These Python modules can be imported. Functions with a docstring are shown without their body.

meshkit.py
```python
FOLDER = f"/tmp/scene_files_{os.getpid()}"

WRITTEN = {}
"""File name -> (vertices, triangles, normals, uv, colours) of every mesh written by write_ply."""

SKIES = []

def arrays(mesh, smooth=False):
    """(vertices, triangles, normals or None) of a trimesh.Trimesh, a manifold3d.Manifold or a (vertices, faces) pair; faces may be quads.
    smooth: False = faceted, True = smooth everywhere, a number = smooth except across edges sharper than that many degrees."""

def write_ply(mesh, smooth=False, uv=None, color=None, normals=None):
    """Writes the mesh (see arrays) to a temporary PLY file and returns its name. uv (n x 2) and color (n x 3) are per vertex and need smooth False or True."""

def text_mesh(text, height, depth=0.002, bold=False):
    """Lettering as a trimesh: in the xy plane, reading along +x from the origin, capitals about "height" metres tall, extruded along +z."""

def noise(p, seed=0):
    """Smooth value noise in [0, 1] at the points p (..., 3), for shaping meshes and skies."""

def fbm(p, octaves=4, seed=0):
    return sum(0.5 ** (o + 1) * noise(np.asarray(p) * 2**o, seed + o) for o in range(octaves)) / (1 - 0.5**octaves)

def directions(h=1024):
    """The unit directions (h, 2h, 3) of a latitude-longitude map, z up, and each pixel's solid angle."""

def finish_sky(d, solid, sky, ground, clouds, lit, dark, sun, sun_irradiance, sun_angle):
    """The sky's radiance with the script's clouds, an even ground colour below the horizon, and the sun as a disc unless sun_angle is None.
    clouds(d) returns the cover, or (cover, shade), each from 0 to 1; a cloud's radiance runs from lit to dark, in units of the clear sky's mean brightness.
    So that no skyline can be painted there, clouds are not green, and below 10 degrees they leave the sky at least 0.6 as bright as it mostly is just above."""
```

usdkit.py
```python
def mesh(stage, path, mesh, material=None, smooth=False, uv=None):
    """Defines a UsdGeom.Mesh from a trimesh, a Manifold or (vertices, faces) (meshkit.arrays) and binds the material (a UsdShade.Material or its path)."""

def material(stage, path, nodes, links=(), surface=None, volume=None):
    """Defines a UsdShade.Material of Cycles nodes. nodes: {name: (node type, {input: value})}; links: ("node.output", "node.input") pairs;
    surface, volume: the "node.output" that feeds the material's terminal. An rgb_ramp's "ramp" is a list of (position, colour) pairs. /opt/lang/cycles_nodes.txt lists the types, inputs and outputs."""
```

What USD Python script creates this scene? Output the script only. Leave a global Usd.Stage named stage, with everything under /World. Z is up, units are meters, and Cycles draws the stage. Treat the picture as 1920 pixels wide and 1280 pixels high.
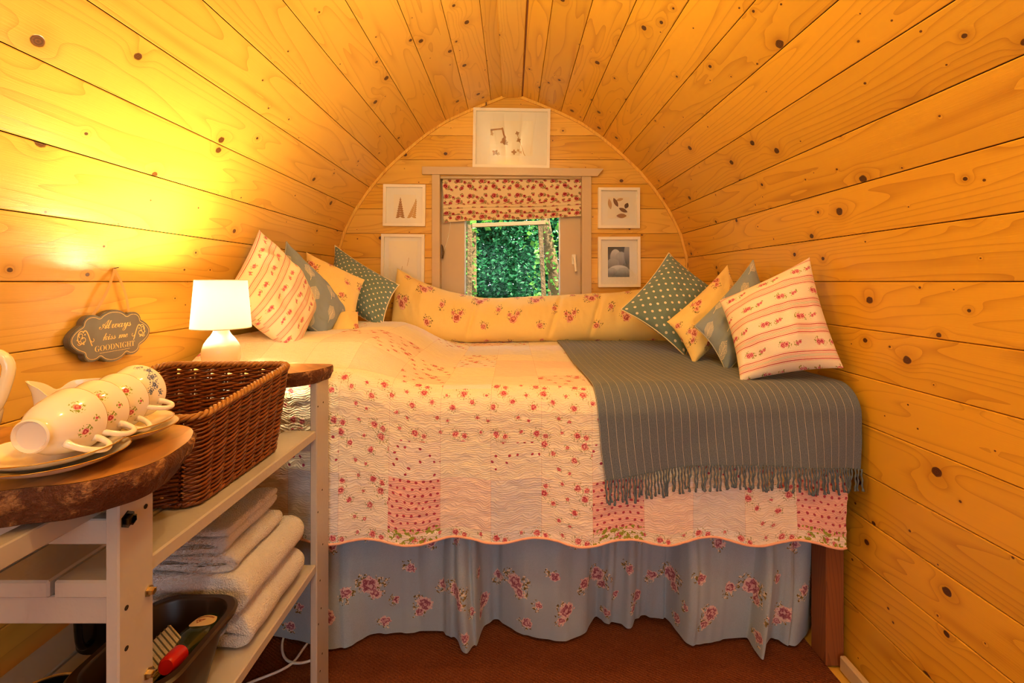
import math, random, json
import numpy as np, trimesh, usdkit, meshkit
from pxr import Usd, UsdGeom, UsdLux, UsdShade, Gf, Sdf, Vt
from shapely.geometry import Polygon, LineString, Point, box as sbox
from shapely import affinity
from shapely.ops import unary_union

stage = Usd.Stage.CreateInMemory()
UsdGeom.Xform.Define(stage, '/World')
UsdGeom.Scope.Define(stage, '/World/Looks')

# ---------------------------------------------------------------- camera, sky, sun, lamps, exposure
EYE, F, CX, CY = 1.26, 884.0, 960.0, 528.0        # eye height, focal length in pixels of 1920, vanishing point
cam = UsdGeom.Camera.Define(stage, '/World/Camera')
cam.CreateHorizontalApertureAttr(36.0)
cam.CreateFocalLengthAttr(F / 1920 * 36.0)
cam.CreateVerticalApertureOffsetAttr(-(640 - CY) / 1920 * 36.0)
cam.CreateClippingRangeAttr(Gf.Vec2f(0.02, 200))
cam.CreateExposureAttr(0.02)
cam.AddTranslateOp().Set((0, 0, EYE))
cam.AddRotateXOp().Set(90)


def P(px, py, Y):
    """The point at depth Y that the picture shows at (px, py)."""
    return np.array([(px - CX) / F * Y, Y, EYE - (py - CY) / F * Y])


def sphere_light(name, pos, radius, power, color):
    l = UsdLux.SphereLight.Define(stage, '/World/' + name)
    l.CreateRadiusAttr(radius); l.CreateIntensityAttr(power); l.CreateNormalizeAttr(True)
    l.CreateColorAttr(Gf.Vec3f(*color))
    l.AddTranslateOp().Set(tuple(pos))


WARM = (1.0, 0.76, 0.37)
LAMP_COLOR, LAMP_POWER = (1.0, 0.77, 0.42), 1450.0        # the lit bulb of the table lamp, built with the lamp
for i, (x, y, z, p) in enumerate([(0.12, 0.42, 2.26, 6.2), (-0.06, 1.30, 2.28, 4.6), (-0.10, -0.45, 2.26, 3.2), (0.10, -1.05, 2.26, 1.6)]):
    sphere_light('ceiling_spot_%d' % (i + 1), (x, y, z), 0.045, p, WARM)
sun = UsdLux.DistantLight.Define(stage, '/World/sun')
sun.CreateAngleAttr(0.6); sun.CreateNormalizeAttr(True); sun.CreateIntensityAttr(5.0); sun.CreateColorAttr(Gf.Vec3f(1.0, 0.93, 0.78))
sun.AddRotateYOp().Set(38); sun.AddRotateXOp().Set(20)      # from the right, high, a little behind the camera
dome = UsdLux.DomeLight.Define(stage, '/World/sky')
dome.CreateIntensityAttr(1.5); dome.CreateColorAttr(Gf.Vec3f(.78, .88, 1.0))

# ---------------------------------------------------------------- helpers: nodes


class R:
    def __init__(s, g, ref): s.g, s.ref = g, ref
    def __add__(s, o): return s.g.m('add', s, o)
    __radd__ = __add__
    def __sub__(s, o): return s.g.m('subtract', s, o)
    def __rsub__(s, o): return s.g.m('subtract', o, s)
    def __mul__(s, o): return s.g.m('multiply', s, o)
    __rmul__ = __mul__
    def __truediv__(s, o): return s.g.m('divide', s, o)
    def __lt__(s, o): return s.g.m('less_than', s, o)
    def __gt__(s, o): return s.g.m('greater_than', s, o)


class Nd:
    def __init__(s, g, name): s.__dict__.update(_g=g, _name=name)
    def __getattr__(s, o): return R(s._g, s._name + '.' + o)


class NG:
    def __init__(s): s.n, s.l = {}, []
    def __call__(s, kind, **inp):
        name = 'n%d' % len(s.n); vals = {}
        for k, v in inp.items():
            if isinstance(v, R): s.l.append((v.ref, name + '.' + k))
            else: vals[k] = v
        s.n[name] = (kind, vals)
        return Nd(s, name)
    def m(s, op, a, b=0.0, c=0.0): return s('math', math_type=op, value1=a, value2=b, value3=c).value
    def mix(s, f, a, b, t='mix'): return s('mix_color', blend_type=t, fac=f, a=a, b=b).result
    def xyz(s, x, y=0.0, z=0.0): return s('combine_xyz', x=x, y=y, z=z).vector
    def step(s, v, lo, hi, a=0.0, b=1.0): return s('map_range', range_type='smoothstep', value=v, from_min=lo, from_max=hi, to_min=a, to_max=b, clamp=True).result
    def uv(s):
        if not hasattr(s, '_uv'):
            u = s('uvmap', attribute='st').UV; sp = s('separate_xyz', vector=u); s._uv = (u, sp.x, sp.y)
        return s._uv
    def noise(s, v, scale=1.0, detail=2.0, rough=0.5, dim='3D', dist=0.0): return s('noise_texture', dimensions=dim, vector=v, scale=scale, detail=detail, roughness=rough, distortion=dist)
    def ramp(s, f, stops, interp=True): return s('rgb_ramp', fac=f, ramp=stops, interpolate=interp).color
    def bump(s, h, dist=0.001, strength=1.0): return s('bump', height=h, distance=dist, strength=strength).normal
    def done(s, name, surface): return usdkit.material(stage, '/World/Looks/' + name, s.n, s.l, surface=surface.ref)


def lin(h):
    h = h.lstrip('#')
    c = [int(h[i:i + 2], 16) / 255 for i in (0, 2, 4)]
    return tuple(x / 12.92 if x <= 0.04045 else ((x + 0.055) / 1.055) ** 2.4 for x in c)


def plain(name, col, rough=0.5, spec=0.5, metal=0.0, var=0.0, bump=0.0, bscale=60.0, **kw):
    g = NG(); col = lin(col) if isinstance(col, str) else col
    pos = g('texture_coordinate').object
    base = col
    if var:
        n = g.noise(pos, 9.0, 4.0).fac
        base = g.mix(n, tuple(c * (1 - var) for c in col), tuple(min(1, c * (1 + var)) for c in col))
    extra = dict(kw)
    if bump: extra['normal'] = g.bump(g.noise(pos, bscale, 3.0).fac, bump)
    return g.done(name, g('principled_bsdf', base_color=base, roughness=rough, specular_ior_level=spec, metallic=metal, **extra).BSDF)


# ---------------------------------------------------------------- helpers: prims
names, offset = {}, {}


def fresh(parent, name):
    k = (parent, name); n = names.get(k, 0); names[k] = n + 1
    return '%s/%s' % (parent, name if n == 0 else '%s_%03d' % (name, n))


def tag(prim, **kw):
    for k, v in kw.items():
        if v: prim.SetCustomDataByKey(k, v)


def thing(name, label=None, category=None, loc=(0, 0, 0), group=None, kind=None):
    path = fresh('/World', name)
    x = UsdGeom.Xform.Define(stage, path); x.AddTranslateOp().Set(tuple(map(float, loc)))
    offset[path] = np.array(loc, float)
    tag(x.GetPrim(), label=label, category=category, group=group, kind=kind)
    return path


def geo(m):
    if isinstance(m, trimesh.Trimesh): return np.array(m.vertices, float), np.array(m.faces)
    if hasattr(m, 'to_mesh'): return meshkit.arrays(m)[:2]
    v, f = np.asarray(m[0], float), np.asarray(m[1], int)
    if f.shape[1] == 4: f = np.vstack([f[:, [0, 1, 2]], f[:, [0, 2, 3]]])
    return v, f


def part(name, m, mat, parent='/World', smooth=False, uv=None, label=None, kind=None, **kw):
    """ONE mesh, given in world coordinates, under parent."""
    path = fresh(parent, name); o = offset.get(parent, np.zeros(3)); offset[path] = o
    v, f = geo(m)
    prim = usdkit.mesh(stage, path, (v - o, f), mat, smooth=smooth, uv=uv)
    tag(prim.GetPrim(), label=label, kind=kind, **kw)
    return path


def single(name, m, mat, label, category, loc=None, smooth=False, uv=None, group=None, kind=None):
    """A thing that is one mesh."""
    path = fresh('/World', name); v, f = geo(m)
    loc = np.array([*((v.min(0) + v.max(0))[:2] / 2), v[:, 2].min()]) if loc is None else np.array(loc, float)
    prim = usdkit.mesh(stage, path, (v - loc, f), mat, smooth=smooth, uv=uv)
    UsdGeom.Xformable(prim).AddTranslateOp().Set(tuple(map(float, loc)))
    offset[path] = loc
    tag(prim.GetPrim(), label=label, category=category, group=group, kind=kind)
    return path


def copy_of(src, loc, label, rot=None):
    """A copy of a thing, parts and all, under the next number."""
    s = stage.GetPrimAtPath(src); name = src.rsplit('/', 1)[1]
    base = name[:-4] if name[-4:-3] == '_' and name[-3:].isdigit() else name
    path = fresh('/World', base)
    x = UsdGeom.Xform.Define(stage, path)
    x.GetPrim().GetReferences().AddInternalReference(src)
    x.GetPrim().GetAttribute('xformOp:translate').Set(Gf.Vec3d(*map(float, loc)))
    for a, r in rot or ():
        x.GetPrim().GetAttribute('xformOp:rotate' + a).Set(float(r))
    x.GetPrim().SetInstanceable(True)
    x.GetPrim().SetCustomDataByKey('label', label)
    return path


# ---------------------------------------------------------------- helpers: shapes
def cat(*ms):
    vs, fs, n = [], [], 0
    for m in ms:
        v, f = geo(m); vs.append(v); fs.append(f + n); n += len(v)
    return np.vstack(vs), np.vstack(fs)


def box(x0, x1, y0, y1, z0, z1, c=0.002):
    """A box with chamfered edges."""
    m = trimesh.convex.convex_hull(np.array([[x, y, z] for s in range(3) for x in ((x0, x1) if s == 0 else (x0 + c, x1 - c))
                                             for y in ((y0, y1) if s == 1 else (y0 + c, y1 - c)) for z in ((z0, z1) if s == 2 else (z0 + c, z1 - c))]))
    return m


def prism(poly, h, axis='z', at=0.0, chamfer=0.0):
    """A shapely polygon (in the plane's own two coordinates) extruded along axis from at to at + h."""
    ms = []
    for q in getattr(poly, 'geoms', [poly]):
        if q.area < 1e-9: continue
        ms.append(trimesh.creation.extrude_polygon(q, h, engine='earcut'))
    v, f = cat(*ms); v[:, 2] += at
    if axis == 'y': v = v[:, [0, 2, 1]]; f = f[:, ::-1]
    if axis == 'x': v = v[:, [2, 0, 1]]
    return v, f


def lathe(profile, n=48, at=(0, 0, 0), rot=None):
    """profile: (radius, height) pairs from the bottom outside round to the inside."""
    p = np.array(profile, float); a = np.linspace(0, 2 * np.pi, n, endpoint=False)
    v = np.stack([p[:, None, 0] * np.cos(a), p[:, None, 0] * np.sin(a), np.repeat(p[:, 1:2], n, 1)], -1).reshape(-1, 3)
    f = []
    for i in range(len(p) - 1):
        for j in range(n):
            k = (j + 1) % n
            f.append([i * n + j, i * n + k, (i + 1) * n + k]); f.append([i * n + j, (i + 1) * n + k, (i + 1) * n + j])
    if rot is not None: v = v @ np.asarray(rot).T
    return v + np.array(at), np.array(f)


def spline(pts, n):
    from scipy.interpolate import CubicSpline
    pts = np.array(pts, float); d = np.r_[0, np.cumsum(np.linalg.norm(np.diff(pts, axis=0), axis=1))]
    return CubicSpline(d, pts)(np.linspace(0, d[-1], n))


def tube(path, r, k=8, closed=False, cap=True, squash=None):
    """A tube along points; r a number or one per point."""
    p = np.array(path, float); n = len(p); r = np.broadcast_to(r, n)
    t = np.roll(p, -1, 0) - np.roll(p, 1, 0) if closed else np.gradient(p, axis=0)
    t /= np.maximum(np.linalg.norm(t, axis=1, keepdims=True), 1e-12)
    u = np.cross(t[0], [0, 0, 1.0] if abs(t[0][2]) < 0.9 else [1.0, 0, 0]); us = []
    for i in range(n):
        u = u - t[i] * (u @ t[i]); u /= np.linalg.norm(u); us.append(u.copy())
    us = np.array(us); ws = np.cross(t, us)
    a = np.linspace(0, 2 * np.pi, k, endpoint=False)
    sq = squash or 1.0
    v = (p[:, None] + r[:, None, None] * (np.cos(a)[None, :, None] * us[:, None] + sq * np.sin(a)[None, :, None] * ws[:, None])).reshape(-1, 3)
    f = []
    for i in range(n if closed else n - 1):
        i2 = (i + 1) % n
        for j in range(k):
            j2 = (j + 1) % k
            f.append([i * k + j, i * k + j2, i2 * k + j2]); f.append([i * k + j, i2 * k + j2, i2 * k + j])
    if cap and not closed:
        v = np.vstack([v, p[0], p[-1]])
        for j in range(k):
            j2 = (j + 1) % k
            f.append([n * k, j2, j]); f.append([n * k + 1, (n - 1) * k + j, (n - 1) * k + j2])
    return v, np.array(f)


def grid(nu, nv):
    i = np.arange(nu * nv).reshape(nv, nu)
    a, b, c, d = i[:-1, :-1].ravel(), i[:-1, 1:].ravel(), i[1:, 1:].ravel(), i[1:, :-1].ravel()
    return np.vstack([np.stack([a, b, c], 1), np.stack([a, c, d], 1)])


def interp(xs, ys, x):
    from scipy.interpolate import PchipInterpolator
    return PchipInterpolator(xs, ys, extrapolate=True)(x)


def S(x, a, b):
    t = np.clip((np.asarray(x, float) - a) / (b - a), 0, 1); return t * t * (3 - 2 * t)


# ---------------------------------------------------------------- materials: timber
def wood(name, pale, dark, knot, knots=0.45, rough=0.36, coat=0.2, lines=17.0, tone=0.16):
    """Boards: u along the grain in metres, v across; every ten metres of v is another board."""
    g = NG(); _, u, v = g.uv()
    idn = g.m('floor', v / 10.0 + 0.5)
    rnd = g('white_noise_texture', dimensions='1D', w=idn)
    K = g.xyz(u * 2.3 + rnd.value * 31.0, v * 6.6)

    def knot_layer(su, sv, rmin, rmax, keep, seed):
        K = g.xyz(u * su + rnd.value * 31.0 + seed, v * sv)
        vo = g('voronoi_texture', dimensions='2D', feature='f1', vector=K, scale=1.0, randomness=0.85)
        cs = g('separate_color', color=vo.color)
        d = g('separate_xyz', vector=g('vector_math', math_type='subtract', vector1=K, vector2=vo.position).vector)
        du, dv = d.x / (su * 1.25), d.y / sv
        dist = g.m('sqrt', du * du + dv * dv)
        r = g.m('multiply_add', cs.r, rmax - rmin, rmin)
        on = cs.g < keep
        return g.m('divide', dist, r), on, r
    q1, on1, r1 = knot_layer(3.4, 6.6, 0.004, 0.0135, knots, 0.0)
    q2, on2, r2 = knot_layer(5.0, 13.0, 0.002, 0.004, knots * 0.5, 7.3)
    wob = g.noise(g.xyz(u * 60.0, v * 60.0, idn), 1.0, 2.0).fac
    halo1 = g.m('exponent', q1 * q1 * -0.11) * on1
    halo2 = g.m('exponent', q2 * q2 * -0.16) * on2
    core1 = g.step(q1 + (wob - 0.5) * 0.5, 1.05, 0.8) * on1
    core2 = g.step(q2 + (wob - 0.5) * 0.5, 1.15, 0.7) * on2
    field = g.noise(g.xyz(u * 0.62 + rnd.value * 9.0, v * 6.0, idn * 3.7), 1.0, 2.0, 0.35).fac
    ring = g.m('fraction', field * lines + halo1 * 1.7 + halo2 * 0.5 + v * 14.0)
    ring = g.m('power', ring, 5.0)
    fib = g.noise(g.xyz(u * 7.0, v * 420.0, idn), 1.0, 2.0).fac
    cloud = g.noise(g.xyz(u * 0.9, v * 5.0, idn * 5.1), 1.0, 3.0).fac
    t = g.m('multiply_add', ring, 0.55, (fib - 0.5) * 0.25 + (cloud - 0.5) * 0.7)
    col = g.mix(t, lin(pale), lin(dark))
    col = g.mix(g.step(q1, 4.2, 1.0) * on1 * 0.35, col, lin(dark))
    col = g.mix(core1, col, g.mix(g.m('sine', q1 * 16.0) * 0.5 + 0.35, lin(knot), tuple(c * 0.42 for c in lin(knot))))
    col = g.mix(core2, col, lin(knot))
    val = g.m('multiply_add', rnd.value, tone, 1.0 - tone * 0.5)
    col = g('hsv', hue=0.5, saturation=1.0, value=val, fac=1.0, color=col).color
    nrm = g.bump(ring * 0.35 + fib * 0.6 - core1 * 1.5, 0.0005)
    return g.done(name, g('principled_bsdf', base_color=col, roughness=rough, specular_ior_level=0.45, normal=nrm, coat_weight=coat, coat_roughness=0.22).BSDF)


PINE = wood('pine', 'eab84c', 'c2842a', '6e4216', knots=.5)
PINE_R = wood('pine_knotty', 'dfa82e', 'ae7014', '5c3212', knots=0.8)
POST = wood('post_timber', '94562a', '62331a', '3a1c0e', rough=0.6, coat=0.0, lines=30)
BARK = None
GAP = plain('joint_shadow', '3a2208', 0.9)
# ================================================================ the room: a pod with an arched timber shell
YB, YF = 2.99, -1.65            # inner face of the end wall, of the wall behind the camera
AZ = [0, .3, .6, .9, 1.2, 1.35, 1.449, 1.5745, 1.706, 1.842, 1.963, 2.072, 2.173, 2.268, 2.352, 2.437, 2.462]
AX = [1.100, 1.118, 1.128, 1.133, 1.130, 1.120, 1.104, 1.068, 1.003, .912, .812, .697, .578, .442, .266, .055, 0.0]


def arch_x(z): return interp(AZ, AX, np.clip(z, 0, 2.462))


zz = np.concatenate([np.linspace(0, 2.3, 240), np.linspace(2.3, 2.462, 200)[1:]])
xx = arch_x(zz)
ratio = (zz - EYE) / np.maximum(xx, 1e-6)


def joint(r):
    """The point of the arch seen from the eye under slope r."""
    i = np.argmax(ratio >= r) if r < ratio.max() else len(zz) - 1
    if i == 0: return np.array([xx[0], zz[0]])
    t = (r - ratio[i - 1]) / (ratio[i] - ratio[i - 1])
    return np.array([xx[i - 1] + t * (xx[i] - xx[i - 1]), zz[i - 1] + t * (zz[i] - zz[i - 1])])


def arch_poly(off=0.0, z0=0.0):
    p = [(x, z) for x, z in zip(xx, zz)]
    q = Polygon(p + [(-x, z) for x, z in reversed(p)])
    return q.buffer(off, join_style=2) if off else q


RIGHT = [-1.2, -.95, -.80, -.674, -.545, -.406, -.27, -.135, 0.0, .137, .282, .443, .635, .862, 1.155, 1.59, 2.26, 3.48, 6.9, 21.0]
LEFT = [-1.2, -.95, -.81, -.68, -.55, -.415, -.28, -.143, 0.0, .1415, .295, .469, .662, .910, 1.228, 1.69, 2.45, 3.95, 8.7, 21.0]
wl = thing('wall_left', 'left wall of honey pine boards behind the lamp and shelves', kind='structure')
wr = thing('wall_right', 'right wall of knotty pine boards beside the bed', kind='structure')
ce = thing('ceiling', 'arched ceiling of long pine boards', kind='structure')
board_id = [0]


def plank(a, b, s, parent, mat):
    """A board from joint a to joint b of the arch on side s (1 right, -1 left), with chamfered inner edges."""
    board_id[0] += 1
    d = (b - a) / np.linalg.norm(b - a); nrm = np.array([d[1], -d[0]])       # outwards on the right side
    L = np.linalg.norm(b - a); g, c, th = 0.0009, 0.0022, 0.018
    prof = [(g, c), (g + c, 0), (L - g - c, 0), (L - g, c), (L - g, th), (g, th)]
    pts = np.array([a + d * p + nrm * q for p, q in prof]); pts[:, 0] *= s
    n = len(prof); v, uv, f = [], [], []
    ys = (YF, YB)
    for j in range(n):
        k = (j + 1) % n; o = len(v)
        for y in ys:
            for idx, (p, q) in ((j, prof[j]), (k, prof[k])):
                v.append([pts[idx][0], y, pts[idx][1]]); uv.append([y, board_id[0] * 10 + p - L / 2 + (0.02 if q > .01 else 0)])
        f += [[o, o + 1, o + 3], [o, o + 3, o + 2]] if s > 0 else [[o, o + 3, o + 1], [o, o + 2, o + 3]]
    f += [[0, 1, 9], [0, 9, 13], [0, 13, 17]]
    part('plank', (np.array(v), np.array(f)), mat, parent, uv=np.array(uv))


for rs, s, wall, mat in ((RIGHT, 1, wr, PINE_R), (LEFT, -1, wl, PINE)):
    js = [joint(r) for r in rs]
    js[0] = np.array([AX[0], 0.0])
    for i in range(len(js) - 1):
        plank(js[i], js[i + 1], s, wall if rs[i] < .64 else ce, mat)

# the shell outside the boards, so that no light comes through the joints
shell = arch_poly(0.10).difference(arch_poly(0.021)).difference(sbox(-3, -1, 3, -0.02))
part('roof_shell', prism(shell, YB + 0.25 - (YF - 0.1), 'y', YF - 0.1), GAP, ce)

# ridge beam under the apex
bm = box(-.061, .061, YF, YB - .001, 2.425, 2.50, .003)
v, f = geo(bm)
part('ridge_beam', bm, PINE, part('trim_1', box(.0635, .070, YF, YB, 2.43, 2.46, .001), POST, kind='structure', label='dark strip beside the ridge beam'),
     uv=np.stack([v[:, 1], 9000 + v[:, 0] * 1.0 + v[:, 2]], 1))

# end wall of level boards with a window opening
WX0, WX1, WZ0, WZ1 = -.468, .452, 1.03, 1.925
wb = thing('wall_back', 'end wall of level pine boards around the window', kind='structure')
inner = arch_poly(0.015)
zj = [0, .165, .32, .476, .632, .788, .945, 1.10, 1.257, 1.419, 1.573, 1.730, 1.887, 2.041, 2.193, 2.35, 2.52]
hole = sbox(WX0, WZ0, WX1, WZ1)
for i in range(len(zj) - 1):
    t = -.006
    b = Polygon([(-1.3, zj[i] - t * -1.3), (1.3, zj[i] + t * 1.3), (1.3, zj[i + 1] + t * 1.3), (-1.3, zj[i + 1] - t * -1.3)])
    b = b.intersection(inner).difference(hole).buffer(-.0011, join_style=2)
    for q in sorted(getattr(b, 'geoms', [b]), key=lambda k: k.bounds[0]):
        if q.area < 1e-3: continue
        board_id[0] += 1
        q2 = q.buffer(-.002, join_style=2)
        v, f = cat(prism(q, .018, 'y', YB + .002), prism(q2, .003, 'y', YB))
        part('plank', (v, f), PINE_R if i % 2 else PINE, wb, uv=np.stack([v[:, 0], board_id[0] * 10 + v[:, 2] - zj[i] - .07], 1))
part('backing_board', prism(arch_poly(.08).difference(hole), .03, 'y', YB + .021), GAP, wb)

# bead along the arch
bead = arch_poly(0.0).difference(arch_poly(-.017)).difference(sbox(-2, -1, 2, 0.9))
v, f = prism(bead, .012, 'y', YB - .012)
part('trim_2', (v, f), PINE, kind='structure', label='slim pine bead bent along the arch of the end wall', uv=np.stack([v[:, 2] * .3 + v[:, 0] * .3, 8000 + v[:, 0] * 2 + v[:, 1]], 1))

# wall behind the camera, with a glazed double door
dz = 1.95
wf = thing('wall_front', 'wall with glazed doors behind the camera', kind='structure')
door_hole = sbox(-.62, .02, .62, dz)
v, f = prism(arch_poly(.05).difference(door_hole), .04, 'y', YF - .05)
part('panel', (v, f), PINE, wf, uv=np.stack([v[:, 0], 7000 + v[:, 2]], 1))
PAINT = plain('taupe_paint', 'cdb48e', 0.42, var=.05, bump=.0006, bscale=90)
g = NG(); fr = g('fresnel', IOR=1.12).fac
GLASS = g.done('pane_glass', g('mix_closure', fac=fr, closure1=g('transparent_bsdf', color=(.96, .97, .96)).BSDF, closure2=g('glossy_bsdf', color=(1, 1, 1), roughness=0.0).BSDF).closure)
dr = thing('door_1', 'glazed double door behind the camera', kind='structure')
for s in (-1, 1):
    x0, x1 = sorted((s * .005, s * .62))
    fr_ = sbox(x0, .02, x1, dz).difference(sbox(x0 + .07, .45, x1 - .07, dz - .08))
    part('door_leaf', prism(fr_, .04, 'y', YF - .045), PAINT, dr)
    part('pane', box(x0 + .07, x1 - .07, YF - .03, YF - .024, .45, dz - .08, .001), GLASS, dr)

# floor: coir carpet over boards
g = NG(); pos = g('geometry').position; sp = g('separate_xyz', vector=pos)
n1 = g.noise(pos, 210.0, 3.0).fac; n2 = g.noise(pos, 12.0, 3.0).fac
w1 = g('wave_texture', wave_type='bands', bands_direction='diagonal', vector=g.xyz(sp.x * 1.6, sp.y * 2.6), scale=22.0, distortion=5.0, detail=3.0, detail_scale=4.0).fac
h = n1 * 0.8 + w1 * 0.5
ccol = g.mix(n1, lin('4e220f'), g.mix(n2, lin('8e4a28'), lin('a45e36')))
CARPET = g.done('coir', g('principled_bsdf', base_color=ccol, roughness=.95, specular_ior_level=.15, normal=g.bump(h, .004)).BSDF)
fl = thing('floor', 'floor of the pod', kind='structure')
v, f = geo(box(-1.25, 1.25, YF - .1, YB + .1, -.05, -.008, .001))
part('boards', (v, f), PINE, fl, uv=np.stack([v[:, 1], 6000 + v[:, 0]], 1))
nu, nv = 120, 200
U, V = np.meshgrid(np.linspace(-1.06, 1.035, nu), np.linspace(YF + .02, YB - .02, nv))
Z = meshkit.noise(np.stack([U * 60, V * 60, U * 0], -1), 4) * .002
part('carpet', (np.stack([U, V, Z - .002], -1).reshape(-1, 3), grid(nu, nv)), CARPET, fl, smooth=True, label='rust brown coir carpet')
v, f = geo(box(1.062, 1.082, YF, 1.53, 0, .05, .004))
part('baseboard_right', (v, f), PAINT, kind='structure', label='low painted skirting board along the right wall')
v, f = geo(box(-1.10, -1.075, YF, 1.5, 0, .06, .004))
part('baseboard_left', (v, f), POST, kind='structure', label='dark skirting board along the left wall', uv=np.stack([v[:, 1], 5000 + v[:, 2]], 1))
# ================================================================ window, blind, pictures
def XZ(px, py, Y=YB):
    p = P(px, py, Y); return p[0], p[2]


w = thing('window_1', 'small painted window in the end wall', kind='structure')
part('casing', box(-.506, -.455, YB - .018, YB + .004, 1.0, 1.938), PAINT, w)
part('casing', box(.441, .501, YB - .018, YB + .004, 1.0, 1.930), PAINT, w)
part('head_board', prism(Polygon([XZ(793, 314), XZ(1130, 318), XZ(1119, 332), XZ(793, 328)]), .034, 'y', YB - .030), PAINT, w)
for x0, x1, z0, z1 in ((-.468, -.455, 1.03, 1.93), (.441, .452, 1.03, 1.93), (-.468, .452, 1.915, 1.93), (-.468, .452, 1.03, 1.045)):
    part('reveal', box(x0, x1, YB, YB + .13, z0, z1, .001), PAINT, w)
part('window_frame', prism(sbox(-.456, 1.044, .443, 1.916).difference(sbox(-.428, 1.07, .416, 1.89)), .05, 'y', YB + .06), PAINT, w)
sash = prism(sbox(-.4275, 1.0705, .4155, 1.8895).difference(sbox(-.308, 1.14, .312, 1.83)), .045, 'y', YB + .052)
s_ = part('sash', sash, PAINT, w)
part('glazing_bead', prism(sbox(-.309, 1.139, .313, 1.831).difference(sbox(-.300, 1.148, .304, 1.822)), .012, 'y', YB + .075), plain('spacer_metal', 'c9c6bd', .35, metal=.8), s_)
part('pane', box(-.308, .312, YB + .083, YB + .089, 1.14, 1.83, .0005), GLASS, w)
WHITE_PVC = plain('white_pvc', 'f1ece2', .35)
hp = P(1076, 487, YB + .05)
part('window_handle', cat(box(hp[0] - .014, hp[0] + .014, YB + .040, YB + .052, hp[2] - .03, hp[2] + .035, .003),
                          tube([(hp[0], YB + .045, hp[2] + .01), (hp[0], YB + .022, hp[2] + .012), (hp[0] + .002, YB + .018, hp[2] - .01), (hp[0] + .010, YB + .018, hp[2] - .075)], .0085, 8)),
     WHITE_PVC, w, smooth=40, label='white lever handle on the right stile')
lp = P(831, 470, YB + .03)
part('catch', cat(box(-.455, -.446, YB + .02, YB + .045, lp[2] - .045, lp[2] + .04, .003), tube([(-.444, YB + .03, lp[2] - .05), (-.436, YB + .028, lp[2] - .01), (-.444, YB + .026, lp[2] + .03)], .004, 6)),
     plain('catch_metal', '8d7f6c', .3, metal=.9), w, smooth=40)


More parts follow.
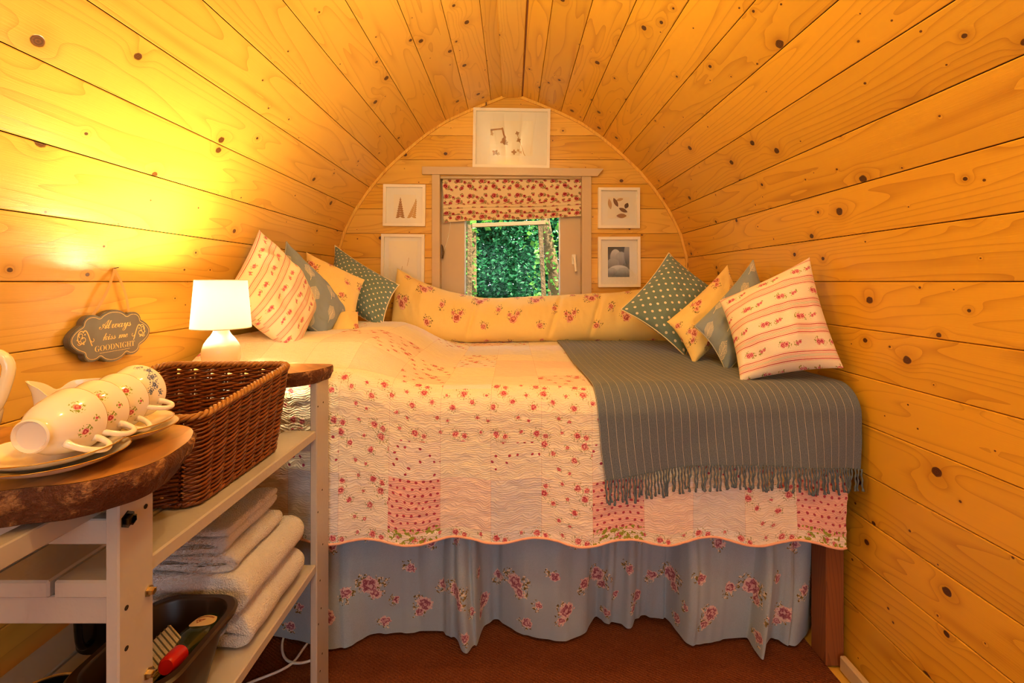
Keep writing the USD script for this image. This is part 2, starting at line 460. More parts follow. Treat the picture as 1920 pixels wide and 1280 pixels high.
def floral(name, base, tile, motifs, rose=('f0b8ae', 'c9475a', '7f1f30'), leaf=('6b7440', '9a8f55'), cream=None, rough=.85, warp=.006, leafy=1.75, fine=130.0, stagger=.5, ring=9.0, weave=900.0, sub=None, bumpd=.0006, keep=.50, extra_h=None):
    """Printed cloth: clusters of roses with leaves on a repeating tile, in metres of u, v."""
    g = NG(); uv, u, v = g.uv()
    nz = g.noise(uv, 85.0, 2.0, dim='2D'); nc = g('separate_color', color=nz.color)
    fn = g.noise(uv, fine, 2.0, dim='2D'); fc = g('separate_color', color=fn.color)
    pu, pv = u / tile[0], v / tile[1]
    row = g.m('floor', pv)
    pu = pu + row * stagger
    lu = g.m('fraction', pu + 100.0) * tile[0] + (nc.r - .5) * warp
    lv = g.m('fraction', pv + 100.0) * tile[1] + (nc.g - .5) * warp
    L = g.xyz(lu, lv)
    dn = ln = None
    rs = random.Random(name)
    for i, (x, y, r) in enumerate(motifs):
        lv_ = [(rs.uniform(0, 6.28), rs.uniform(.75, 1.15), rs.uniform(.6, 1.0)) for _ in range(2)]
        for j in (-1, 0, 1):
            for k in (-2, -1, 0, 1, 2):
                X, Y = (x + k - j * stagger) * tile[0], (y + j) * tile[1]
                if not (-r * leafy < X < tile[0] + r * leafy and -r * leafy < Y < tile[1] + r * leafy): continue
                d = g('vector_math', math_type='distance', vector1=L, vector2=(X, Y, 0)).value / r
                dn = d if dn is None else g.m('minimum', dn, d)
                for a_, q_, s_ in lv_:
                    d = g('vector_math', math_type='distance', vector1=L, vector2=(X + math.cos(a_) * r * q_, Y + math.sin(a_) * r * q_, 0)).value / (r * s_ * (leafy - .7))
                    ln = d if ln is None else g.m('minimum', ln, d)
    ang = g.m('sine', dn * ring + nc.b * 8.0)
    rc = g.ramp(ang * .4 + .5 + (.5 - dn) * .35, [(0, lin(rose[0])), (.5, lin(rose[1])), (1.0, lin(rose[2]))])
    col = lin(base) if isinstance(base, str) else base(g, uv, u, v)
    wv = g('white_noise_texture', dimensions='2D', vector=g('vector_math', math_type='floor', vector1=g('vector_math', math_type='scale', vector1=uv, scale=weave).vector).vector).value
    lm = g.step(fn.fac - ln * .10, keep - .09, keep - .05) * (ln < 1.0)
    lc = g.mix(g.step(fc.g, .45, .55), lin(leaf[0]), lin(leaf[1]))
    if cream: lc = g.mix(g.step(fc.b, .50, .55), lc, lin(cream))
    col = g.mix(lm, col, lc)
    col = g.mix(g.step(dn, 1.02, .92), col, rc)
    col = g.mix(.12, col, g.mix(wv, (0, 0, 0), (1, 1, 1)), 'overlay')
    if sub: col = sub(g, uv, u, v, col)
    h = wv * .25 + g.noise(uv, 26.0, 3.0, dim='2D').fac * 2.0
    if extra_h: h = h + extra_h(g, uv, u, v)
    return g.done(name, g('principled_bsdf', base_color=col, roughness=rough, specular_ior_level=.2, sheen_weight=.12, normal=g.bump(h, bumpd)).BSDF)


BLIND_M = floral('blind_print', 'e6d3ad', (.152, .105), [(.13, .80, .016), (.30, .30, .013), (.62, .45, .016), (.80, .80, .010), (.86, .22, .009), (.42, .72, .010), (.05, .35, .008)],
                 rose=('d98a86', 'a8243a', '6d1226'), leaf=('4f5a2b', '8a6a34'), warp=.009, fine=230., leafy=1.9, keep=.47)
nx, ns = 120, 90
prof = spline([(0, .30), (0, .20), (-.002, .115), (-.012, .096), (-.004, .09), (.006, .105), (.004, .125), (-.002, .10), (-.006, .07), (-.012, .050), (-.004, .045), (.006, .06), (.004, .075), (-.001, .05), (-.004, .02), (-.005, 0)], ns)
U, V = np.meshgrid(np.linspace(0, 1, nx), np.arange(ns))
d = prof[V.astype(int)]
vlen = np.r_[0, np.cumsum(np.linalg.norm(np.diff(prof, axis=0), axis=1))][V.astype(int)]
zb = 1.26 - (417 - 528) / F * 3.01 + U * (.040)
bx = -.442 + U * .884 + .004 * (1 - d[..., 1] / .3)
bz = zb + d[..., 1] / .30 * (1.918 - zb) + .004 * np.sin(U * 7) * (d[..., 1] < .12)
by = YB + .026 + d[..., 0] * (1 + .5 * np.sin(U * 9 + d[..., 1] * 30)) + .003 * meshkit.noise(np.stack([U * 9, d[..., 1] * 20, U * 0], -1), 3)
bl = thing('window_blind', 'cream roman blind with red rose print half drawn over the window', 'blind', (0, YB + .03, 1.63))
part('fabric', (np.stack([bx, by, bz], -1).reshape(-1, 3), grid(nx, ns)), BLIND_M, bl, smooth=True, uv=np.stack([U * .884, -vlen], -1).reshape(-1, 2))
part('head_rail', box(-.442, .432, YB + .03, YB + .05, 1.892, 1.914), PAINT, bl)
part('cord', tube(spline([(-.395, YB + .040, 1.66), (-.41, YB + .045, 1.55), (-.44, YB + .035, 1.45)], 12), .0016, 5), WHITE_PVC, bl)

g = NG(); fr = g('fresnel', IOR=1.4).fac
PICGLASS = g.done('picture_glass', g('mix_closure', fac=fr, closure1=g('transparent_bsdf', color=(1, 1, 1)).BSDF, closure2=g('glossy_bsdf', color=(1, 1, 1), roughness=0.02).BSDF).closure)
FRAME_W = plain('frame_white', 'f4ead8', .4, var=.03)
MOUNT = plain('mount_card', 'efe3cf', .9)
PAPER = plain('print_paper', 'f0e0c2', .9, var=.02)
SEPIA = [plain('sepia_%d' % i, c, .9, var=.2) for i, c in enumerate(('a8702f', '7b4a22', 'c79a58', '5e3520'))]


def leafshape(cx, cy, L, W, rot, n=10):
    t = np.linspace(0, 1, n); h = W / 2 * np.sin(np.pi * t) ** .8
    p = np.r_[np.c_[t * L - L / 2, h], np.c_[t[::-1] * L - L / 2, -h[::-1]]]
    c, s = math.cos(rot), math.sin(rot)
    return Polygon(np.c_[p[:, 0] * c - p[:, 1] * s + cx, p[:, 0] * s + p[:, 1] * c + cy]).buffer(0)


def picture(px0, py0, px1, py1, rot, label, art, mw=.018, name='picture_frame'):
    x0, z1 = XZ(px0, py0, YB - .01); x1, z0 = XZ(px1, py1, YB - .01)
    c = np.array([(x0 + x1) / 2, (z0 + z1) / 2]); W, H = x1 - x0, z1 - z0
    a = math.radians(rot); ca, sa = math.cos(a), math.sin(a)
    t = thing(name, label, 'picture', (c[0], YB - .001, z0), 'framed pictures on the end wall')

    def put(poly, h, y, mat, nm, par=t, uv=False, **kw):
        v, f = prism(poly, h, 'y', y)
        st = np.stack([v[:, 0] / W + .5, v[:, 2] / H + .5], 1) if uv else None
        x, z = v[:, 0].copy(), v[:, 2].copy()
        v[:, 0] = c[0] + x * ca - z * sa; v[:, 2] = c[1] + x * sa + z * ca
        return part(nm, (v, f), mat, par, uv=st, **kw)
    o = sbox(-W / 2, -H / 2, W / 2, H / 2); i = o.buffer(-mw, join_style=2)
    put(o.difference(i), .022, YB - .0235, FRAME_W, 'frame')
    put(i, .004, YB - .0075, MOUNT, 'mount')
    put(i, .0015, YB - .0155, PICGLASS, 'glass')
    art(W, H, put)
    return t


def art_top(W, H, put):
    pr = put(sbox(-.28 * W, -.29 * H, .28 * W, .30 * H), .0008, YB - .0083, PAPER, 'print')
    k = lambda x, y: ((x - .5) * W, (.5 - y) * H)
    for pts, wd, m in (([(.235, .36), (.29, .35), (.37, .34), (.38, .33), (.385, .36), (.40, .44), (.42, .48), (.415, .53)], .005, 0), ([(.235, .36), (.24, .40), (.245, .425)], .006, 2),
                       ([(.56, .40), (.60, .51), (.63, .62), (.665, .76), (.68, .785)], .0022, 2)):
        put(LineString([k(*p) for p in pts]).buffer(wd), .0006, YB - .0089, SEPIA[m], 'pressed_stem', pr)
    for x, y, r, m in ((.395, .55, .017, 0), (.43, .58, .012, 0), (.245, .43, .009, 2), (.29, .74, .016, 0), (.33, .76, .01, 2), (.575, .41, .011, 0), (.595, .53, .012, 0), (.535, .73, .014, 0), (.59, .70, .008, 2), (.62, .73, .008, 2), (.41, .49, .009, 0)):
        cx, cy = k(x, y)
        put(unary_union([leafshape(cx + r * .5 * math.cos(q), cy + r * .5 * math.sin(q), r * 1.6, r * .9, q) for q in np.arange(4) * 1.5 + x * 9]), .0007, YB - .0091, SEPIA[m], 'pressed_flower', pr)


def art_ferns(W, H, put):
    pr = put(sbox(-.26 * W, -.26 * H, .26 * W, .26 * H), .0008, YB - .0083, PAPER, 'print')
    for cx, top, bot, lean, m in ((-.10, .13, -.26, 0, 0), (.17, .10, -.26, .10, 2)):
        ls = []
        for i in range(9):
            t = i / 8; y = (top + (bot - top) * t) * H; wd = (.02 + .10 * t) * W
            x = (cx + lean * (1 - t)) * W
            ls += [leafshape(x - wd * .45, y - wd * .12, wd, .05 * W, .35), leafshape(x + wd * .45, y - wd * .12, wd, .05 * W, -.35)]
        ls.append(LineString([((cx + lean) * W, (top + .05) * H), (cx * W, bot * H)]).buffer(.0022))
        put(unary_union(ls), .0006, YB - .0089, SEPIA[m], 'pressed_fern', pr)


def art_leaves(W, H, put):
    pr = put(sbox(-.26 * W, -.25 * H, .26 * W, .27 * H), .0008, YB - .0083, PAPER, 'print')
    for x, y, L, wd, r, m in ((-.07, .14, .24, .09, -1.1, 1), (.11, -.05, .23, .09, -.45, 1), (.19, .06, .15, .10, 1.15, 3), (.07, -.19, .25, .11, .0, 0), (-.21, .10, .26, .09, -1.4, 2), (.03, .21, .17, .07, .25, 2)):
        put(leafshape(x * W, y * H, L * W, wd * W, r), .0006, YB - .0089, SEPIA[m], 'pressed_leaf', pr)


def art_faint(W, H, put):
    pr = put(sbox(-.33 * W, -.36 * H, .33 * W, .38 * H), .0008, YB - .0083, PAPER, 'print')
    for x, y in ((-.05, -.20), (.10, -.05)):
        put(LineString([(x * W, y * H), (x * W + .01, y * H + .05)]).buffer(.0012), .0006, YB - .0089, SEPIA[2], 'pressed_stem', pr)


g = NG(); uv_, u, v = g.uv()
col = g.mix(g.step(v, .2, .9), (.20, .19, .18), (.035, .033, .03))
for cx, cy, rx, ry, b0, b1 in ((.42, .60, .13, .16, .62, .22), (.55, .54, .16, .17, .45, .16), (.70, .66, .08, .22, .40, .12), (.36, .45, .16, .13, .38, .15), (.50, .34, .24, .10, .75, .25), (.62, .30, .16, .09, .55, .2), (.33, .31, .12, .08, .50, .18)):
    du, dv = (u - cx) / rx, (v - cy) / ry
    q = g.m('sqrt', du * du + dv * dv)
    sh = g.step(dv + g.noise(g.xyz(u * 30., v * 4.), 1.0).fac * .6 - .3, -1.0, 1.0)
    col = g.mix(g.step(q, 1.03, .9), col, g.mix(sh, (b1,) * 3, (b0,) * 3))
PHOTO = g.done('petal_photograph', g('principled_bsdf', base_color=col, roughness=.6).BSDF)


def art_photo(W, H, put):
    put(sbox(-.26 * W, -.30 * H, .25 * W, .30 * H), .0008, YB - .0083, PHOTO, 'print', uv=True, label='grey photograph of close petals')


picture(887, 204, 1031, 315, -.9, 'widest white frame with pressed flower sprigs above the window', art_top)
picture(719, 346, 798, 424, -.6, 'white frame with two pressed fern trees left of the window', art_ferns)
picture(715, 439, 796, 546, -.6, 'white frame with faint print behind the bolster, left of the window', art_faint)
picture(1121, 352, 1199, 428, -.2, 'white frame with six pressed brown leaves right of the window', art_leaves)
picture(1121, 444, 1200, 538, .2, 'white frame with grey petal photograph right of the window', art_photo)

# ================================================================ outside: hedge, trunks, timber beam, fence
rng = np.random.default_rng(5)


def leaves(n, xr, yr, zr, size, seed, front=None):
    r = np.random.default_rng(seed)
    p = np.stack([r.uniform(*xr, n), r.uniform(*yr, n), r.uniform(*zr, n)], -1)
    if front: p[:, 1] += front * (meshkit.noise(np.stack([p[:, 0] * 1.6, p[:, 2] * 1.6, p[:, 0] * 0], -1), seed) - .5)
    d = r.normal(size=(n, 3)); d[:, 2] = -abs(d[:, 2]) * .5; d /= np.linalg.norm(d, axis=1, keepdims=True)
    q = r.normal(size=(n, 3)) + [0, -1.0, 1.2]; s = np.cross(d, q); s /= np.linalg.norm(s, axis=1, keepdims=True); nn = np.cross(s, d)
    L = r.uniform(.6, 1.2, (n, 1)) * size; W = L * .32
    a, b, c, e = p, p + d * L * .45 + s * W + nn * L * .06, p + d * L, p + d * L * .45 - s * W + nn * L * .06
    v = np.stack([a, b, c, e], 1).reshape(-1, 3); o = np.arange(n)[:, None] * 4
    f = np.vstack([o + [0, 1, 2], o + [0, 2, 3]])
    return v, f


def leafmat(name, c0, c1, c2):
    g = NG(); r = g('geometry').random_per_island
    col = g.ramp(r, [(0, lin(c0)), (.6, lin(c1)), (1, lin(c2))])
    a = g('principled_bsdf', base_color=col, roughness=.42, specular_ior_level=.45).BSDF
    return g.done(name, g('mix_closure', fac=.35, closure1=a, closure2=g('translucent_bsdf', color=col).BSDF).closure)


HOLLY = leafmat('holly_leaf', '26703e', '4a9c56', 'aede78')
LIME = leafmat('lime_leaf', '5f9a30', '9cc847', 'd2ec74')
MOSS = plain('mossy_bark', '6a4f28', .9, var=.6, bump=.02, bscale=30)
hd = thing('hedge', 'dense dark blue-green holly hedge filling the window view', 'hedge', (0, 6.2, 0))
part('foliage', leaves(150000, (-2.8, 2.8), (5.95, 6.5), (.0, 3.8), .062, 11, .6), HOLLY, hd, kind='stuff')
part('foliage', leaves(16000, (-4.2, 4.2), (7.2, 8.2), (.0, 5.2), .24, 13, .6), HOLLY, hd, kind='stuff')
for i in range(9):
    x = -2.2 + i * .55 + rng.uniform(-.2, .2); y = 6.4 + rng.uniform(-.1, .2)
    part('branch', tube(spline([(x, y, 0), (x + rng.uniform(-.2, .2), y, 1.2), (x + rng.uniform(-.5, .5), y - .1, 2.4), (x + rng.uniform(-.8, .8), y, 3.8)], 14), np.linspace(.05, .02, 14), 7), MOSS, hd, smooth=True)
tl = thing('tree', 'mossy tree trunk at the left edge of the window view', 'tree', (-.40, 4.6, 0))
part('trunk', tube(spline([(-.42, 4.6, 0), (-.40, 4.6, 1.2), (-.405, 4.62, 2.2), (-.39, 4.6, 3.6)], 20), np.linspace(.06, .045, 20), 12), MOSS, tl, smooth=True)
part('foliage', cat(leaves(420, (-.9, -.08), (4.4, 4.9), (1.80, 3.4), .10, 21), leaves(260, (-.50, -.33), (4.46, 4.56), (.6, 2.0), .05, 22)), LIME, tl, kind='stuff')
tr = thing('tree', 'leaning tree trunk with yellow-green leaves at the right of the window view', 'tree', (.5, 4.9, 0))
part('trunk', tube(spline([(.58, 4.8, 0), (.47, 4.8, 1.1), (.36, 4.8, 1.7), (.26, 4.8, 2.3), (.15, 4.85, 3.6)], 24), np.linspace(.075, .04, 24), 12), MOSS, tr, smooth=True)
part('foliage', cat(leaves(900, (.15, 1.5), (4.7, 5.3), (.9, 3.4), .075, 31, .2), leaves(220, (.20, .62), (4.68, 4.74), (.8, 2.2), .05, 32)), LIME, tr, kind='stuff')
OAK = plain('oak_beam', '9c6c3e', .7, var=.2)
bmo = thing('pergola', 'pale timber beam and post among the leaves outside the window', 'pergola', (0, 4.28, 0))
bv = geo(box(-.36, .30, 4.25, 4.29, 1.766, 1.800))
bv[0][:, 2] += bv[0][:, 0] * .04
part('beam', bv, OAK, bmo)
for x, k in ((-.40, .01), (.235, -.05)):
    uv_b = geo(box(x, x + .040, 4.255, 4.285, 0, 1.776))
    uv_b[0][:, 0] += (uv_b[0][:, 2] - 1.776) * k
    part('upright', uv_b, MOSS, bmo)
fe = thing('fence', 'weathered board fence behind the leaning trunk', 'fence', (1.1, 5.5, 0))
for i in range(16):
    part('board', box(.42 + i * .11, .52 + i * .11, 5.50, 5.52, 0, 1.28 + .02 * (i % 3)), MOSS, fe)
part('rail', box(.42, 2.2, 5.52, 5.56, .9, .97), MOSS, fe)
v, f = geo(box(-14, 14, -12, -1.8, -.5, -.30, .01))
part('ground', (v, f), plain('grass_mat', '47561f', .95, var=.4), kind='structure', label='grass in front of the pod')
v, f = geo(box(-14, 14, 3.4, 30, -.5, -.30, .01))
part('ground', (v, f), plain('leaf_litter', '4a4a24', .95, var=.4), kind='structure', label='shaded ground outside the pod')
# ================================================================ bed, quilt, throw, valance, bolster, cushions
YQ, RC = 1.50, .085        # front face of the quilt, radius of its front edge


def ztop(x, y):
    hump = S(-x, .26, .60) * S(y, 1.44, 1.80) * (1 - S(y, 2.50, 2.78))
    return .915 + .125 * hump + .012 * S(-x, .2, .5) - .004 * S(y, 1.55, 1.9) + .010 * (meshkit.noise(np.stack([np.asarray(x) * 4.0, np.asarray(y) * 4.0, np.asarray(x) * 0], -1), 8) - .5)


def zhem(x): return .440 - .012 * np.cos(2 * np.pi * (x + .307) / .271) - .004 * x


def quilt_surface(nx, xl, xr, lift=0.0, hem=None, ntop=150, narc=40, ndrop=110, yback=2.93, seed=1):
    """Cloth over the bed: from the back over the front edge and down. xl, xr: left and right edge, functions of t (0 top back, 1 hem)."""
    a = np.linspace(0, 1, nx)
    rows, vv = [], []
    tt = np.r_[np.linspace(0, .45, ntop, endpoint=False), np.linspace(.45, .58, narc, endpoint=False), np.linspace(.58, 1, ndrop)]
    Xs = np.array([xl(t) + (xr(t) - xl(t)) * a for t in tt])
    yc = YQ + RC
    pts = np.zeros((len(tt), nx, 3))
    for j, t in enumerate(tt):
        X = Xs[j]; zf = ztop(X, np.full(nx, yc))
        if t < .45:
            y = yback + (yc - yback) * (t / .45); Y = np.full(nx, y); Z = ztop(X, Y) + lift
        elif t < .58:
            q = (t - .45) / .13 * math.pi / 2
            Y = yc - (RC + lift) * math.sin(q) + 0 * X; Z = zf - RC + (RC + lift) * math.cos(q)
        else:
            h = (t - .58) / .42; zb = zhem(X) if hem is None else hem(X)
            Z = (zf - RC) * (1 - h) + zb * h
            Y = YQ - lift + 0 * X - .012 * h + .010 * h * np.sin(X * 9 + 1.2 + seed) + .006 * h * np.sin(X * 23 + seed)
        pts[j] = np.stack([X, Y, Z], -1)
    dl = np.linalg.norm(np.diff(pts[:, nx // 2], axis=0), axis=1)
    v = np.r_[0, np.cumsum(dl)]; v = v[-1] - v
    uv = np.stack([Xs, np.repeat(v[:, None], nx, 1)], -1)
    return pts, uv, len(tt)


def quilting(g, uv, u, v):
    n = g.noise(g.xyz(u * 26.0, v * 30.0), 1.0, 2.0, dim='2D').fac
    a = g.m('absolute', g.m('sine', v * 400.0 + n * 11.0 + g.m('sine', u * 130.0) * .9))
    return g.m('power', a, .6) * 1.9


def quilt_base(g, uv, u, v):
    ci = g.m('floor', (u - .255) / .161 + 100.0); ri = g.m('floor', (v - .035) / .165 + 10.0)
    rnd = g('white_noise_texture', dimensions='2D', vector=g.xyz(g.m('modulo', ci, 4.0), ri)).color
    c = g('separate_color', color=rnd)
    rest = g.ramp(c.r, [(0, lin('f4e8d2')), (.3, lin('f4e5d4')), (.5, lin('ece6e2')), (.7, lin('f4dccc')), (.85, lin('f5ead2'))], False)
    # the row above the hem repeats pink dots, plain, pale, roses
    k = g.m('floored_modulo', ci, 4.0)
    rowA = (v > .035) * (v < .20)
    pink = g.m('compare', k, 0.0, .1) * rowA
    pale = g.m('compare', k, 2.0, .1) * rowA
    col = g.mix(pale, rest, lin('e6dcd6'))
    col = g.mix(pink, col, lin('eebaae'))
    band = (v > .32) * (v < .50)
    col = g.mix(band, col, lin('f5e8cf'))
    return col


def quilt_sub(g, uv, u, v, col):
    # dots: dense on the pink patches, loose in the row above
    ci = g.m('floor', (u - .255) / .161 + 100.0); k = g.m('floored_modulo', ci, 4.0)
    rowA = (v > .035) * (v < .20); rowB = (v > .20) * (v < .32)
    pink = g.m('compare', k, 0.0, .1) * rowA
    n = g('separate_color', color=g.noise(g.xyz(u * 30., v * 30.), 1.0, 1.0, dim='2D').color)
    pu, pv = u / .023 + n.r * .5, v / .021 + n.g * .5
    pu = pu + g.m('floor', pv) * .5
    du, dv = g.m('fraction', pu + 100.) - .5, g.m('fraction', pv + 100.) - .5
    dot = g.step(g.m('sqrt', du * du + dv * dv), .22, .16)
    loose = g('white_noise_texture', dimensions='2D', vector=g.xyz(g.m('floor', pu + 100.), g.m('floor', pv + 100.))).value > .72
    odd = g.m('modulo', k, 2.0) < .5
    col = g.mix(dot * g.m('maximum', pink, loose * rowB * odd), col, lin('b4465c'))
    # seams between the patches
    su = g.m('absolute', g.m('fraction', (u - .255) / .161 + 100.0) - .5); sv = g.m('absolute', g.m('fraction', (v - .035) / .165 + 10.0) - .5)
    seam = g.m('maximum', g.step(su, .493, .498), g.step(sv, .493, .498))
    return g.mix(seam * .35, col, lin('c98a76'))


def quilt_print(name):
    """Roses: everywhere in the band, on every fourth patch below and here and there on top."""
    g0 = {}

    def base(g, uv, u, v): return quilt_base(g, uv, u, v)
    return base


def make_quilt_material():
    g = NG(); uv, u, v = g.uv()
    nz = g('separate_color', color=g.noise(uv, 110.0, 2.0, dim='2D').color)
    fn = g.noise(uv, 190.0, 2.0, dim='2D'); fc = g('separate_color', color=fn.color)
    T = (.129, .165)
    lu = g.m('fraction', (u - .04) / T[0] + 100.) * T[0] + (nz.r - .5) * .008
    lv = g.m('fraction', (v - .33) / T[1] + 100.) * T[1] + (nz.g - .5) * .008
    L = g.xyz(lu, lv); dn = None
    for x, y, r in ((.30, .10, .011), (.52, .06, .009), (.22, .62, .010), (.70, .72, .0085), (.48, .90, .012), (.84, .42, .0065), (.10, .36, .0055), (.92, .14, .006), (.05, .86, .006)):
        for j in (-1, 0, 1):
            for k_ in (-1, 0, 1):
                X, Y = (x + k_) * T[0], (y + j) * T[1]
                if not (-r * 2.2 < X < T[0] + r * 2.2 and -r * 2.2 < Y < T[1] + r * 2.2): continue
                d = g('vector_math', math_type='distance', vector1=L, vector2=(X, Y, 0)).value / r
                dn = d if dn is None else g.m('minimum', dn, d)
    ci = g.m('floor', (u - .255) / .161 + 100.0); k = g.m('floored_modulo', ci, 4.0)
    ri = g.m('floor', (v - .035) / .165 + 10.0)
    rw = g('white_noise_texture', dimensions='2D', vector=g.xyz(ci, ri + 3.3)).value
    rosy = g.m('maximum', (v > .32) * (v < .50), g.m('maximum', g.m('compare', k, 3.0, .1) * (v < .32), (v > .5) * (rw > .62)))
    rosy = g.m('maximum', rosy, v < .035)
    col = quilt_base(g, uv, u, v)
    lm = g.step(fn.fac, .56, .60) * (dn < 1.9) * (dn > .9) * rosy
    col = g.mix(lm * .8, col, g.mix(g.step(fc.b, .48, .54), lin('8f9257'), lin('b9a77c')))
    ang = g.m('sine', dn * 8.0 + nz.b * 9.0)
    rc = g.ramp(ang * .4 + .5, [(0, lin('f2c8b8')), (.5, lin('d86a70')), (1.0, lin('b04058'))])
    col = g.mix(g.step(dn, 1.05, .85) * rosy, col, rc)
    col = quilt_sub(g, uv, u, v, col)
    sprig = (v < .05) * g.m('compare', k, 0.0, .1) * g.step(g.noise(uv, 70., 2., dim='2D').fac, .54, .57)
    col = g.mix(sprig, col, lin('9aa040'))
    h = quilting(g, uv, u, v) + g.noise(uv, 30.0, 3.0, dim='2D').fac * 1.5
    return g.done('quilt_print', g('principled_bsdf', base_color=col, roughness=.9, specular_ior_level=.15, sheen_weight=.15, normal=g.bump(h, .0006)).BSDF)


QUILT = make_quilt_material()
q, quv, nr = quilt_surface(420, lambda t: -1.095, lambda t: 1.085 - .035 * S(t, .55, 1.0))
cr = meshkit.fbm(np.stack([quv[..., 0] * 34, quv[..., 1] * 60, quv[..., 0] * 0], -1), 3, 4) - .5
q[..., 1] -= cr * .006 * S(np.linspace(0, 1, nr), .45, .58)[:, None]; q[..., 2] += cr * .005 * (1 - S(np.linspace(0, 1, nr), .45, .58)[:, None])
qt = single('quilt', (q.reshape(-1, 3), grid(420, nr)), QUILT, 'patchwork quilt of cream and pink rose prints with a scalloped hem covering the bed', 'quilt', smooth=True, uv=quv.reshape(-1, 2))
part('hem_binding', tube(q[-1], .0038, 7), plain('peach_binding', 'eeb498', .85, var=.12), qt, smooth=True, label='peach binding along the scalloped hem')

bed = thing('bed', 'high built-in timber bed across the end of the pod', 'bed', (0, 2.25, 0))
MATT = plain('mattress_ticking', 'e8e0d2', .9)
part('mattress', box(-1.06, 1.045, 1.60, 2.94, .66, .885, .03), MATT, bed)
part('base_board', box(-1.08, 1.05, 1.62, 2.96, .62, .66, .003), POST, bed)
for x0, x1 in ((1.030, 1.089), (-1.085, -1.03)):
    for y0 in (1.545, 2.88):
        m = box(x0, x1, y0, y0 + .08, 0, .70, .003); v, f = geo(m)
        part('bed_post', m, POST, bed, uv=np.stack([v[:, 2], 4000 + v[:, 0] + v[:, 1]], 1))
part('front_rail', box(-1.03, 1.03, 1.66, 1.70, .48, .62, .003), POST, bed)

# throw
THROW_C = '67727a'
g = NG(); uv, u, v = g.uv()
st = g.m('absolute', g.m('fraction', u / .0262 + 50.) - .5)
dash = g.m('fraction', v / .0036)
wv = g('white_noise_texture', dimensions='2D', vector=g('vector_math', math_type='floor', vector1=g('vector_math', math_type='scale', vector1=uv, scale=700.).vector).vector).value
nb = g.noise(uv, 300.0, 2.0, dim='2D').fac
base = g.mix(nb, lin('505b66'), lin('757f8a'))
line = g.step(st, .472, .484) * g.step(dash, .15, .4, .45, 1.0)
col = g.mix(line, base, lin('d8cdb8'))
col = g.mix(.10, col, g.mix(wv, (0, 0, 0), (1, 1, 1)), 'overlay')
THROW = g.done('throw_weave', g('principled_bsdf', base_color=col, roughness=.88, specular_ior_level=.2, sheen_weight=.2, normal=g.bump(wv * .5 + line * 2.0 + g.noise(uv, 18., 3., dim='2D').fac * 2.5, .0008)).BSDF)


def thl(t): return float(interp([0, .12, .30, .45, .58, .80, 1.0], [.255, .262, .258, .264, .272, .280, .292], t))


def thr(t): return float(interp([0, .3, .45, .58, 1.0], [1.09, 1.09, 1.10, 1.105, 1.098], t))


them = lambda X: interp([.25, .45, .67, .90, 1.10], [.630, .662, .686, .682, .668], X)
tq, tuv, nr = quilt_surface(220, thl, thr, lift=.011, hem=them, yback=2.70, seed=2)
wr_ = meshkit.fbm(np.stack([tuv[..., 0] * 5, tuv[..., 1] * 7, tuv[..., 0] * 0], -1), 3, 9) - .5
tq[..., 1] -= .010 * np.abs(wr_) * S(np.linspace(0, 1, nr), .5, .62)[:, None]
tu = tuv.copy(); tu[..., 0] = .26 + (tuv[..., 0] - tuv[:, :1, 0]) / (tuv[:, -1:, 0] - tuv[:, :1, 0]) * .84
th = single('throw_blanket', (tq.reshape(-1, 3), grid(220, nr)), THROW, 'grey-blue wool throw with thin pale stripes and a fringe over the right of the quilt', 'blanket', smooth=True, uv=tu.reshape(-1, 2))
TASSEL = plain('throw_fringe', '5c6874', .9, var=.35)
rng = np.random.default_rng(12)
hemline = tq[-1]
for i in range(84):
    k = i / 83 * 219; j = int(min(k, 218)); p = hemline[j] + (hemline[j + 1] - hemline[j]) * (k - j) + [0, -.003, .003]
    L = rng.uniform(.066, .086); sx, sy = rng.normal(0, .006), rng.normal(0, .003)
    n = 16; t = np.linspace(0, 1, n)
    path = p + np.stack([sx * t ** 1.5 + .001 * np.sin(t * 14 + i), -abs(sy) * t + .0012 * np.cos(t * 14 + i), -L * t], -1)
    rad = .0027 + .0006 * np.sin(t * 26 + i) + .0016 * S(t, .8, 1)
    part('tassel', tube(path, rad, 5), TASSEL, th, smooth=True)

# valance under the quilt
VAL = floral('valance_print', 'a6b4be', (.34, .30), [(.16, .72, .032), (.22, .60, .020), (.58, .86, .018), (.72, .42, .030), (.66, .30, .017), (.30, .22, .020), (.93, .70, .021), (.42, .48, .014)],
             rose=('ecd0c6', 'c98e98', '86364c'), leaf=('6c5a33', '8f7a4a'), cream='e6d9c0', warp=.026, fine=95., leafy=1.75, rough=.9, ring=8.0, keep=.50)
hx = [505, 560, 617, 640, 700, 800, 840, 858, 876, 892, 905, 930, 965, 1010, 1060, 1085, 1105, 1122, 1150, 1178, 1192, 1215, 1240, 1262, 1285, 1310, 1345, 1400, 1412, 1424, 1438, 1452, 1490, 1512, 1527]
hy = [1190, 1200, 1218, 1214, 1192, 1182, 1184, 1200, 1214, 1208, 1176, 1166, 1180, 1196, 1199, 1192, 1180, 1160, 1166, 1170, 1160, 1158, 1160, 1176, 1200, 1209, 1200, 1196, 1214, 1226, 1216, 1198, 1212, 1190, 1150]
nxv, nzv = 520, 60
px = np.linspace(500, 1526, nxv); py = interp(hx, hy, px)
zh = np.full(nxv, .012)
Yh = F * (EYE - zh) / (py - CY); Xh = (px - CX) / F * Yh
ptop = .6 * np.sin(px / 13.0) + .5 * np.sin(px / 7.3 + 1) + .5 * np.sin(px / 29.0)
Yt = 1.622 + .010 * ptop; Xt = (px - CX) / F * 1.66
t = np.linspace(0, 1, nzv)[:, None]
e = t ** 1.35
X = Xt * (1 - e) + Xh * e; Y = Yt * (1 - e) + Yh * e
